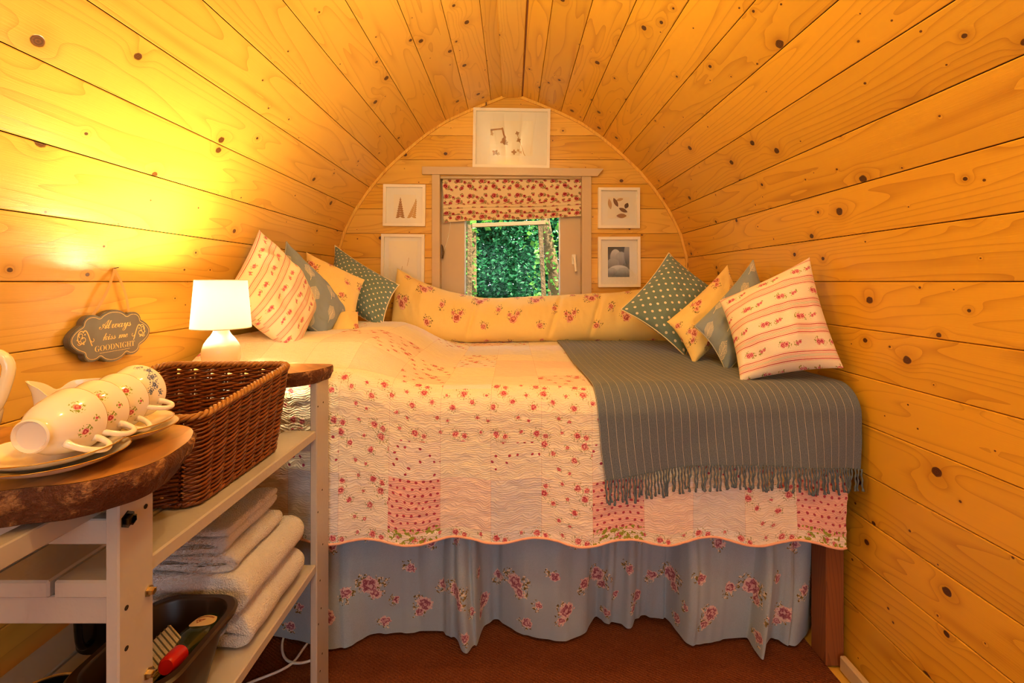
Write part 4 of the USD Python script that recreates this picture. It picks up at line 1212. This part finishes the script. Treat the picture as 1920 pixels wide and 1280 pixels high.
def saucer(label, c, r, z, mat, tilt=0):
    t = posed('saucer', label, 'saucer', (*c, z), [('Y', tilt)], 'stacked saucers on the slab')
    s_ = r / .078
    pr = [(0, .002), (.024, .002), (.0255, 0), (.028, .0015), (.045, .006), (.064, .013), (.0775, .021), (.0782, .0216), (.0770, .0222), (.062, .0155), (.044, .0085), (.028, .0055), (0, .0055)]
    a_ = np.linspace(0, 2 * np.pi, 72, endpoint=False)
    v, f = lathe([(x * s_, z_) for x, z_ in pr], 72)
    part('dish', (v, f), mat, t, smooth=40)
    part('gilt_rim', tube(np.c_[.0779 * s_ * np.cos(a_), .0779 * s_ * np.sin(a_), np.full(72, .0219)], .0008, 5, closed=True), GOLD, t, smooth=True)
    return t


saucer('lower saucer of the front pair under the nearest teacup', (-.632, .654), .081, 1.0008, CHINA_PLAIN)
saucer('upper saucer of the front pair under the nearest teacup', (-.640, .655), .079, 1.0095, CHINA_PLAIN)
saucer('lower saucer of the rear pair beside the basket', (-.640, .775), .076, 1.0008, CHINA_PLAIN)
saucer('upper saucer of the rear pair, under the blue flowered teacup', (-.644, .772), .074, 1.0090, CHINA_PLAIN)

# cream jug
jp = [(0, .001), (.024, .0), (.026, .003), (.023, .008), (.032, .025), (.0385, .045), (.037, .065), (.033, .082), (.035, .098)]
v, f = lathe(jp + [(.0338, .0975), (.031, .082), (.035, .064), (.036, .045), (.029, .025), (0, .012)], 64)
ang = np.arctan2(v[:, 1], v[:, 0]); up = S(v[:, 2], .045, .098)
lip = np.exp(-(np.angle(np.exp(1j * (ang - A(215)))) / .45) ** 2)
v[:, :2] *= (1 + .40 * up * lip + .10 * up * np.cos(ang - A(215)) ** 2)[:, None]
v[:, 2] += up * (.010 * lip - .012 * np.exp(-(np.abs(np.angle(np.exp(1j * (ang - A(215))))) - .95) ** 2 / .10) + .003 * np.exp(-(np.angle(np.exp(1j * (ang - A(35)))) / .8) ** 2))
jl = np.array([-.702, .752, 1.0])
jg = thing('cream_jug', 'plain white china cream jug with a wavy lip behind the teacups', 'jug', jl)
part('body', (v + jl, f), CERAMIC, jg, smooth=40)
h = spline([(.030, .021, .085), (.052, .034, .085), (.058, .038, .060), (.046, .032, .035), (.030, .020, .030)], 22)
part('handle', tube(h + jl, .0042, 8), CERAMIC, jg, smooth=True)

# teapot at the left edge
tl_ = np.array([-.806, .655, 1.0])
tp = thing('teapot', 'white teapot with brown leaf sprigs at the left edge', 'teapot', tl_)
POTM = china('china_leaf', [(.055, -.035, .075, 1.3), (.062, -.02, .058, 1.0), (.045, -.048, .09, 1.0)], ('e8c8b0', 'c0906a'), '54552e', base='f0e2c4', r0=.007)
part('body', lathe([(0, .002), (.040, 0), (.043, .004), (.040, .008), (.055, .025), (.066, .052), (.0685, .070), (.064, .090), (.052, .108), (.040, .116), (.038, .116), (.05, .104), (.060, .088), (.064, .07), (.05, .025), (0, .012)], 64, tl_), POTM, tp, smooth=40)
part('lid', lathe([(.041, .117), (.041, .119), (.030, .128), (.012, .134), (.006, .138), (.010, .146), (.006, .153), (0, .154)], 40, tl_), POTM, tp, smooth=40)
h = spline([(.054, .012, .098), (.062, .016, .140), (.080, .020, .158), (.097, .024, .148), (.097, .024, .115), (.086, .020, .080), (.066, .014, .060)], 30)
hv_ = tube(h + tl_ - [.020, 0, 0], .0075, 10); part('handle', hv_, POTM, tp, smooth=True)
part('spout', tube(spline([(-.055, -.012, .045), (-.085, -.018, .06), (-.10, -.02, .09), (-.118, -.024, .112)], 18) + tl_, np.linspace(.017, .008, 18), 12), POTM, tp, smooth=True)

# hanging sign on the left wall
nail = P(207, 504, 1.327); nail[0] = -arch_x(nail[2]) + .0
sc_y, sc_z = 1.312, 1.110
pl = unary_union([affinity.scale(Point(0, 0).buffer(1, 48), .132, .054), affinity.scale(Point(0, .030).buffer(1, 40), .056, .042), affinity.scale(Point(0, -.032).buffer(1, 40), .052, .040),
                  affinity.translate(affinity.scale(Point(0, 0).buffer(1, 30), .030, .024), -.066, .038), affinity.translate(affinity.scale(Point(0, 0).buffer(1, 30), .030, .024), .066, .038),
                  affinity.translate(affinity.scale(Point(0, 0).buffer(1, 30), .028, .022), -.064, -.040), affinity.translate(affinity.scale(Point(0, 0).buffer(1, 30), .028, .022), .064, -.040)])
pl = pl.buffer(.004).buffer(-.004)
SLATE = plain('sign_paint', '5d564d', .45, var=.06)
INK = plain('sign_gilt', 'e6c078', .5)
sx = -1.126


def sg(poly, h, x): v, f = prism(poly, h, 'x', x); return v + [0, sc_y, sc_z], f


sign = thing('hanging_sign', 'slate grey scalloped wall plaque with gold script hung on a ribbon', 'sign', (sx, sc_y, sc_z - .075))
pq = part('plaque', cat(sg(pl, .0145, sx + .002), sg(pl.buffer(-.002), .0025, sx + .0155)), SLATE, sign)
part('border_line', sg(pl.buffer(-.0065).boundary.buffer(.00075), .0006, sx + .0178), INK, pq)
GLY = json.loads('''{"A":[88,[[[-5,6,-5,14,-2,19,4,22,10,22,14,20,15,13,13,10,5,8,3,6,3,3,6,0,12,0,22,4,35,15,30,26,30,34,35,41,39,43,47,43,56,39,70,55,72,55,85,68,100,77,106,77,85,36,74,8,82,11,100,30,105,33,109,32,105,30,85,9,79,5,73,4,70,1,66,0,52,-1,53,5,39,13,29,4,21,-1,14,-3,5,-3,0,-1],[58,36,62,26,62,21,64,21,93,68,86,64,64,43,64,41],[42,18,50,10,56,9,57,24,55,30,47,24,47,22],[40,33,38,23,39,22,49,31,51,36,48,37,43,36]]]],"l":[50,[[[7,5,7,11,11,20,11,21,7,22,7,24,18,34,39,70,54,71,24,15,22,14,20,10,20,4,23,4,33,13,36,12,36,10,27,2,21,-1,13,-1]]]],"w":[91,[[[7,12,11,19,17,24,17,26,15,27,11,22,8,25,22,36,39,36,39,34,23,12,21,8,21,3,26,4,35,13,50,36,68,36,52,11,51,5,53,3,62,4,70,9,67,14,67,24,70,30,77,36,82,36,86,30,84,20,79,13,82,13,85,17,88,16,88,14,83,10,73,8,68,3,58,-1,48,-1,43,1,39,5,39,10,38,10,31,3,26,0,15,-1,8,3],[71,22,72,13,74,13,79,19,81,25,80,29,76,29,72,25]]]],"a":[63,[[[3,6,3,14,6,21,17,32,29,37,37,37,42,33,44,37,57,37,43,6,47,6,55,13,57,12,57,10,46,1,41,-1,35,-1,31,2,29,6,22,0,11,-1,8,0],[16,3,19,2,22,3,31,12,39,26,39,32,37,34,31,33,22,23,15,9]]]],"y":[69,[[[-5,-29,-3,-19,4,-12,16,-5,29,-1,31,2,31,4,29,4,22,-1,16,-1,11,2,10,12,18,26,17,27,14,26,8,20,6,23,12,29,24,37,29,37,33,33,33,25,31,20,22,7,22,3,25,3,36,15,50,37,65,37,63,31,49,7,53,8,58,13,60,13,61,10,43,-1,33,-19,22,-31,15,-35,2,-36,-3,-33],[2,-23,2,-31,4,-33,9,-33,12,-31,21,-18,26,-6,17,-9,8,-15]]]],"s":[42,[[[1,4,1,10,4,13,9,13,11,11,11,6,8,5,8,2,12,2,15,5,19,15,19,28,16,28,9,20,7,21,7,24,9,24,22,37,23,40,27,40,25,32,31,23,31,13,35,15,37,12,25,2,17,-1,8,-1]]]],"k":[65,[[[3,0,14,21,13,23,9,21,8,24,23,40,39,70,53,71,31,26,39,26,43,33,49,38,58,37,60,35,60,29,57,26,50,27,48,31,43,25,48,19,47,8,50,8,55,14,58,11,49,3,42,0,36,0,32,3,32,11,37,17,37,21,31,21,28,23,17,0]]]],"i":[41,[[[27,47,28,54,32,56,39,55,40,48,36,44,30,44]],[[6,5,8,15,11,20,11,21,7,22,7,24,15,31,15,33,19,37,36,37,25,16,23,15,19,4,26,7,32,14,34,13,34,10,24,1,19,-1,11,-1,7,2]]]],"m":[96,[[[0,0,18,28,14,27,10,22,8,22,7,24,19,36,23,38,30,37,32,27,41,35,47,38,53,38,56,35,57,26,64,33,73,38,81,37,85,32,84,22,79,13,75,10,74,5,78,6,86,14,88,14,89,11,80,3,74,0,66,1,63,5,62,11,64,18,75,31,74,34,65,28,45,0,27,1,30,3,44,24,47,30,46,33,44,33,38,28,18,0]]]],"e":[49,[[[2,9,3,18,7,24,18,33,28,37,36,37,42,33,43,27,38,20,26,14,18,13,15,8,16,3,23,3,30,5,40,13,42,13,42,10,35,4,23,-1,14,-1,8,1],[27,30,19,15,24,16,33,23,35,29,34,33,31,33]]]],"$G":[91,[[[5,34,5,50,7,58,13,69,20,76,31,82,39,84,52,84,64,81,67,79,72,79,75,84,78,84,78,56,74,57,72,64,67,71,56,79,43,80,34,75,27,59,26,33,28,21,32,12,41,4,53,3,59,5,61,9,61,27,58,32,49,33,49,36,89,36,89,33,84,33,80,29,79,5,56,-1,40,-1,29,2,20,7,13,14,7,25]]]],"$O":[94,[[[5,35,6,54,13,69,24,79,41,85,59,84,72,78,83,66,89,49,89,35,83,18,70,5,53,-1,35,0,21,7,11,18],[26,53,27,25,30,15,38,5,43,3,52,3,58,6,63,12,67,26,68,49,65,66,61,74,57,78,51,81,42,81,37,79,32,74,28,65]]]],"$D":[89,[[[3,79,3,82,48,82,61,79,70,74,80,62,84,45,83,29,77,14,70,7,56,1,4,0,4,3,11,4,13,8,13,73,10,78],[34,6,36,4,44,4,52,7,57,12,62,27,63,45,59,66,52,75,44,78,36,78,33,75]]]],"$N":[88,[[[3,0,3,3,8,3,12,5,14,13,14,70,6,79,3,79,3,82,28,82,65,35,69,32,70,73,67,78,59,79,59,82,86,82,86,79,81,79,77,77,75,70,75,-2,72,-2,68,2,68,4,63,8,59,15,20,61,19,9,22,4,30,3,30,0]]]],"$I":[47,[[[2,0,2,3,9,4,13,9,13,75,11,78,2,79,2,82,44,82,44,79,35,78,33,74,33,9,35,5,44,3,44,0]]]],"$H":[93,[[[3,0,3,3,10,4,13,9,13,73,10,78,3,79,3,82,43,82,43,79,38,79,34,77,33,75,34,45,61,45,61,74,58,78,50,79,50,82,91,82,91,79,86,79,82,77,80,71,80,11,82,5,86,3,91,3,91,0,50,0,50,3,58,4,61,9,60,40,33,40,33,7,38,3,43,3,43,0]]]],"$T":[76,[[[2,57,2,82,73,82,73,57,70,57,68,68,63,74,54,78,47,78,47,9,50,4,59,3,59,0,16,0,16,3,24,4,28,10,28,78,21,78,14,75,7,67,5,57]]]]}''')


def lettering(s, height, cx, base, upper=False, track=1.0, shear=0.0, capref=74.):
    k = height / capref; x = 0; out = []
    for ch in s:
        if ch == ' ': x += 30; continue
        adv, polys = GLY[('$' if upper else '') + ch]
        for rings in polys:
            q = [np.array(r_).reshape(-1, 2) + [x, 0] for r_ in rings]
            out.append(Polygon(q[0], q[1:]).buffer(0))
        x += adv * track
    u_ = affinity.affine_transform(unary_union(out), [k, k * shear, 0, k, 0, 0])
    b = u_.bounds; return affinity.translate(u_, cx - (b[0] + b[2]) / 2, base).buffer(-.00018 if upper else -.00008)


for nm, poly in (('lettering', lettering('Always', .0225, .006, .022, track=.86)), ('lettering', lettering('kiss me', .0195, .006, -.009, track=.86)), ('lettering', lettering('GOODNIGHT', .0135, .006, -.037, True, .96))):
    part(nm, sg(poly, .0006, sx + .0178), INK, pq)
part('border_line', sg(LineString([(-.045, -.0425), (.055, -.0425)]).buffer(.0005), .0006, sx + .0178), INK, pq)
for s in (-1, 1):
    a_ = np.linspace(0, 1, 40)
    big = LineString(np.c_[s * (.058 + .030 * a_ ** .8), -.012 + .030 * np.sin(a_ * 2.2) - .018 * (1 - a_) ** 3]).buffer(.0019)
    cl = [LineString(np.c_[s * (.094 + .012 * np.cos(q)), -.002 + .019 * np.sin(q)]).buffer(.0015) for q in (np.linspace(2.2, -2.4, 30),)]
    cl += [LineString(np.c_[s * (cx_ + r_ * np.cos(q)), cz_ + r_ * np.sin(q)]).buffer(.0011) for cx_, cz_, r_, q in ((.088, -.010, .008, np.linspace(0, 5, 24)), (.100, -.018, .006, np.linspace(1, 6, 24)), (.096, .004, .006, np.linspace(-1, 4, 24)), (.056, -.014, .005, np.linspace(2, 6, 20)))]
    cl += [affinity.translate(Point(0, 0).buffer(.0026), s * x_, z_) for x_, z_ in ((.086, -.022), (.107, -.008), (.090, -.004), (.082, .006))]
    part('scroll_ornament', sg(affinity.translate(affinity.scale(unary_union([big] + cl), .86, .86, origin=(s * .11, -.004)), s * .003, .008), .0006, sx + .0178), INK, pq)
RIB = plain('ribbon', 'c89a50', .55, sheen_weight=.2)
for s in (-1, 1):
    p0 = nail + [.006, 0, 0]; p1 = np.array([sx + .006, sc_y + s * .066, sc_z + .045])
    d = p1 - p0; wv_ = np.array([0, d[2], -d[1]]); wv_ = wv_ / np.linalg.norm(wv_) * .0042
    t_ = np.linspace(0, 1, 16)[:, None]
    mid_ = p0 + d * t_ + np.array([.010, 0, 0]) * np.sin(np.pi * t_)
    v = np.vstack([mid_ - wv_, mid_ + wv_, mid_ - wv_ + [.0006, 0, 0], mid_ + wv_ + [.0006, 0, 0]])
    i = np.arange(15); n = 16
    f = np.vstack([np.stack([i, i + 1, n + i + 1, n + i], 1), np.stack([2 * n + i, 3 * n + i, 3 * n + i + 1, 2 * n + i + 1], 1)])
    part('ribbon', (v, f), RIB, sign)
single('nail', tube([nail + [-.004, 0, 0], nail + [.016, .002, .004]], .0012, 6), plain('nail_steel', '4a3a28', .4, metal=.8), 'thin nail in the left wall holding the sign ribbon', 'nail')

# towels
TOWEL = plain('towel_terry', 'f0eae8', .95, .1, var=.06, bump=.012, bscale=260, sheen_weight=.35)


def towel(label, x0, x1, y0, y1, z0, z1, layers, seed, edge=1.0):
    """A folded towel: a strip laid to and fro, its fold at x1, pushed along y."""
    H = z1 - z0; th = H / layers
    pts_ = []
    for i in range(layers):
        z = z0 + th * (i + .5)
        run = [(x0, z), (x1 - th * .5 - (.012 if layers > 2 and i in (0,) else 0), z)]
        if i % 2: run = run[::-1]
        pts_ += run
    if layers == 2:
        arc_ = [(x1 - H / 2 + (H - th) / 2 * math.cos(q), (z0 + z1) / 2 + (H - th) / 2 * math.sin(q)) for q in np.linspace(-1.5, 1.5, 12)]
        pts_ = [(x0, z0 + th / 2), (x1 - H / 2 - .06, z0 + th / 2)] + arc_ + [(x1 - H / 2 - .06, z1 - th / 2), (x0, z1 - th / 2)]
    poly = LineString(pts_).buffer(th / 2 - .0012, quad_segs=5, join_style=1)
    ext = np.array(poly.exterior.coords)[:-1]
    L_ = np.r_[0, np.cumsum(np.linalg.norm(np.diff(np.vstack([ext, ext[:1]]), axis=0), axis=1))]
    nn = int(L_[-1] / .006)
    ex = np.stack([np.interp(np.linspace(0, L_[-1], nn, endpoint=False), L_, np.r_[ext[:, k], ext[:1, k]]) for k in (0, 1)], 1)
    ny = int((y1 - y0) / .008)
    ys = np.linspace(y0, y1, ny)
    cz = (z0 + z1) / 2
    rings = []
    t2 = np.roll(ex, -1, 0) - np.roll(ex, 1, 0); t2 /= np.linalg.norm(t2, axis=1, keepdims=True); no = np.stack([t2[:, 1], -t2[:, 0]], 1)
    if Polygon(ex).exterior.is_ccw is False: no = -no
    for y in ys:
        e_ = min(y - y0, y1 - y) / .010; ins = .0035 * (1 - min(1, e_)) ** 2
        p3 = np.c_[ex[:, 0] * 14, np.full(nn, y * 14), ex[:, 1] * 14]
        nzv_ = (meshkit.fbm(p3, 3, seed) - .5) * .010
        o_ = ex + no * (nzv_ - ins)[:, None]
        o_[:, 1] = np.maximum(o_[:, 1], z0 + .0005)
        rings.append(np.c_[o_[:, 0], np.full(nn, y) + .004 * np.sin(ex[:, 0] * 30 + seed), o_[:, 1]])
    V = np.vstack(rings); f = []
    a_ = np.arange(nn); b_ = (a_ + 1) % nn
    for k in range(ny - 1):
        f += [np.stack([k * nn + a_, k * nn + b_, (k + 1) * nn + b_], 1), np.stack([k * nn + a_, (k + 1) * nn + b_, (k + 1) * nn + a_], 1)]
    tri = trimesh.creation.triangulate_polygon(Polygon(ex), engine='earcut')
    tv, tf = tri
    from scipy.spatial import cKDTree
    mp = cKDTree(ex).query(tv)[1]
    f += [mp[tf], (ny - 1) * nn + mp[tf][:, ::-1]]
    V, f = V, np.vstack(f)
    single('folded_towel', (V, f), TOWEL, label, 'towel', smooth=60, group='folded towels on the lower shelf')


towel('large folded bath towel at the bottom of the towel pile', -.865, -.583, 1.060, 1.340, .4305, .512, 2, 3)
towel('large folded bath towel second from the bottom of the towel pile', -.865, -.588, 1.052, 1.345, .5135, .602, 2, 5)
towel('smaller folded towel third from the bottom of the towel pile', -.86, -.622, 1.062, 1.285, .6035, .645, 2, 7)
towel('smaller folded towel on top of the towel pile', -.86, -.636, 1.055, 1.285, .6465, .702, 3, 9)

# brown tub with cleaning things
g = NG(); TUBM = plain('tub_plastic', '2b1a0e', .38)
tb = thing('washing_up_tub', 'dark brown plastic tub on the lower shelf in front of the towels', 'tub', (-.67, .90, .4305))


def tubring(ins, z, n=20):
    r = .055
    q = sbox(-.770 + ins + r, .775 + ins + r, -.578 - ins - r, 1.030 - ins - r).buffer(r, quad_segs=8).exterior
    c = np.array([q.interpolate(t, normalized=True).coords[0] for t in np.linspace(0, 1, 120, endpoint=False)]); return np.c_[c, np.full(120, z)]


lv = [tubring(.045, .4315), tubring(.040, .436), tubring(.013, .566), tubring(.0, .567), tubring(-.002, .575), tubring(.002, .579), tubring(.012, .579), tubring(.016, .574), tubring(.043, .440)]
V = np.vstack(lv); n = 120; f = []
a_ = np.arange(n); b_ = (a_ + 1) % n
for k in range(len(lv) - 1): f += [np.stack([k * n + a_, k * n + b_, (k + 1) * n + b_], 1), np.stack([k * n + a_, (k + 1) * n + b_, (k + 1) * n + a_], 1)]
for k, o_ in ((0, 1), (len(lv) - 1, -1)):
    V = np.vstack([V, lv[k].mean(0)]); f.append(np.stack([np.full(n, len(V) - 1), k * n + b_, k * n + a_], 1)[:, ::o_])
part('tub', (V, np.vstack(f)), TUBM, tb, smooth=35)


def oriented(m, a, b):
    """Puts a shape made along +z from a towards b."""
    z = (np.array(b) - a) / np.linalg.norm(np.array(b) - a); x = np.cross([0, 0, 1.0], z); x /= np.linalg.norm(x); y = np.cross(z, x)
    v, f = geo(m); return v @ np.stack([x, y, z]) + np.array(a), f


ba, bb = np.array([-.626, .862, .562]), np.array([-.640, 1.008, .528])
bo = thing('detergent_bottle', 'dark green bottle with a red cap lying in the brown tub', 'bottle', (*((ba + bb) / 2)[:2], .50))
g = NG(); BOT = g.done('bottle_green', g('principled_bsdf', base_color=lin('2c3018'), roughness=.12, coat_weight=.4, transmission_weight=.25).BSDF)
bm = lathe([(0, .026), (.0165, .026), (.018, .032), (.020, .046), (.031, .064), (.036, .082), (.036, .138), (.031, .150), (.010, .155), (0, .155)], 40)
bm = (bm[0] * [1.0, .72, 1], bm[1]); part('body', oriented(bm, ba, bb), BOT, bo, smooth=40)
part('cap', oriented(lathe([(0, -.012), (.012, -.012), (.0155, -.008), (.017, .010), (.0175, .028), (0, .028)], 32), ba, bb), plain('cap_red', 'b8180f', .28), bo, smooth=40, label='red screw cap')
pa = affinity.scale(Point(0, 0).buffer(1, 24), .023, .030).intersection(sbox(-.03, -.018, .03, .04))
lv_, lf_ = trimesh.remesh.subdivide_to_size(*prism(pa, .0008), .006); lb = (np.stack([lv_[:, 0], .0267 - lv_[:, 0] ** 2 * 11 + lv_[:, 2], .108 - lv_[:, 1]], 1), lf_)
lab = part('paper_label', oriented(lb, ba, bb), plain('label_paper', 'c9a878', .6, var=.12), bo)
tri_ = Polygon([(-.009, -.006), (.009, -.006), (0, .012)]); tri_ = tri_.difference(tri_.buffer(-.0016))
tri_ = unary_union([affinity.translate(tri_, .004, .006)] + [sbox(-.016, -.010 - k * .003, .016, -.0088 - k * .003) for k in range(2)] + [affinity.translate(Point(0, 0).buffer(.0022), .004, .006)])
tv_, tf_ = trimesh.remesh.subdivide_to_size(*prism(tri_, .0006), .006); part('printed_mark', oriented((np.stack([tv_[:, 0], .0273 - tv_[:, 0] ** 2 * 11 + tv_[:, 2], .108 - tv_[:, 1]], 1), tf_), ba, bb), plain('label_ink', '7a2a18', .6), lab)
sp_t = thing('sponge', 'yellow washing-up sponge with a striped scourer face in the brown tub', 'sponge', (-.67, .90, .50))
so = lambda m: (lambda v, f: ((v @ trimesh.transformations.euler_matrix(.5, .25, -.5)[:3, :3].T) + [-.685, .90, .535], f))(*geo(m))
part('foam', so(box(-.028, .028, -.05, .05, -.014, .010, .004)), plain('sponge_yellow', 'd6a425', .9, bump=.004, bscale=200), sp_t)
part('scourer', so(box(-.028, .028, -.05, .05, .0095, .0135, .0015)), plain('scourer_face', 'c0ac80', .9, bump=.002, bscale=300), sp_t)
for k in range(14): part('scourer_rib', so(tube([(-.0285, -.047 + k * .0072, .0132), (.0285, -.047 + k * .0072, .0132)], .0014, 6)), plain('scourer_pale', '5c5238', .9) if k == 0 else '/World/Looks/scourer_pale', sp_t, smooth=True)
cl_ = thing('dish_cloth', 'dark crumpled cloth under the sponge in the brown tub', 'cloth', (-.68, .86, .45))
U, V2 = np.meshgrid(np.linspace(-.722, -.622, 70), np.linspace(.805, .93, 60))
hz = .485 + .030 * meshkit.fbm(np.stack([U * 18, V2 * 40, U * 0], -1), 3, 2) + .010 * np.sin(V2 * 190 + 4 * np.sin(U * 30))
g = NG(); pos = g('geometry').position; n5 = g.noise(g('vector_math', math_type='multiply', vector1=pos, vector2=(30, 150, 60)).vector, 1.0, 3.0).fac
CLOTH = g.done('dish_cloth_check', g('principled_bsdf', base_color=g.mix(g.step(n5, .45, .58), lin('23241e'), lin('8a8266')), roughness=.95).BSDF)
part('fabric', (np.stack([U, V2, hz], -1).reshape(-1, 3), grid(70, 60)), CLOTH, cl_, smooth=True)

# pans under the shelf, left of the front post
pn = thing('saucepan', 'dark saucepan with a bright steel rim behind the front post', 'saucepan', (-.775, .885, .4305))
pc = np.array([-.852, .845, .4305])
part('pan_body', lathe([(0, 0), (.062, 0), (.066, .004), (.068, .070), (.065, .070), (.063, .008), (0, .006)], 56, pc), BLACK, pn, smooth=40)
part('steel_rim', lathe([(.0645, .070), (.0695, .069), (.0705, .072), (.0685, .074), (.0645, .072)], 56, pc), plain('steel_bright', 'd8d0c4', .18, metal=1.0), pn, smooth=True)
kt = thing('cafetiere', 'black coffee pot with a small ring knob in the shade under the slatted shelf', 'coffee pot', (-.90, 1.10, .4305))
kc = np.array([-.945, 1.10, .4305])
part('pot', lathe([(0, 0), (.052, 0), (.054, .004), (.052, .150), (.050, .165), (.048, .170), (.046, .165), (.048, .15), (.05, .008), (0, .006)], 40, kc), BLACK, kt, smooth=40)
part('lid', lathe([(.052, .170), (.053, .176), (.030, .190), (.006, .194), (.006, .206), (.012, .212), (.010, .222), (0, .224)], 40, kc), BLACK, kt, smooth=40)
part('ring', tube(np.array([(.010 * math.cos(k), 0, .010 * math.sin(k) + .232) for k in np.linspace(0, 2 * math.pi, 24, endpoint=False)]) + kc, .0016, 6, closed=True), '/World/Looks/steel_bright', kt, smooth=True)
part('handle', tube(spline([(.01, -.050, .155), (.015, -.085, .150), (.015, -.090, .09), (.015, -.080, .04), (.01, -.052, .03)], 22) + kc, .007, 8), BLACK, kt, smooth=True)

# cable on the floor
single('power_cable', tube(spline([P(430, 1276, 1.43) * [1, 1, 0] + [0, 0, .005], P(500, 1258, 1.50) * [1, 1, 0] + [0, 0, .006], P(548, 1240, 1.55) * [1, 1, 0] + [0, 0, .007], P(566, 1222, 1.60) * [1, 1, 0] + [0, 0, .008], (-.72, 1.76, .008), (-.80, 1.70, .008), (-.79, 1.62, .006), (-.73, 1.555, .006), (-.66, 1.55, .016), (-.63, 1.65, .012), (-.70, 1.85, .006)], 90), .0042, 8),
       WHITE_PVC, 'white power cable looped on the floor behind the shelving', 'cable', smooth=True)
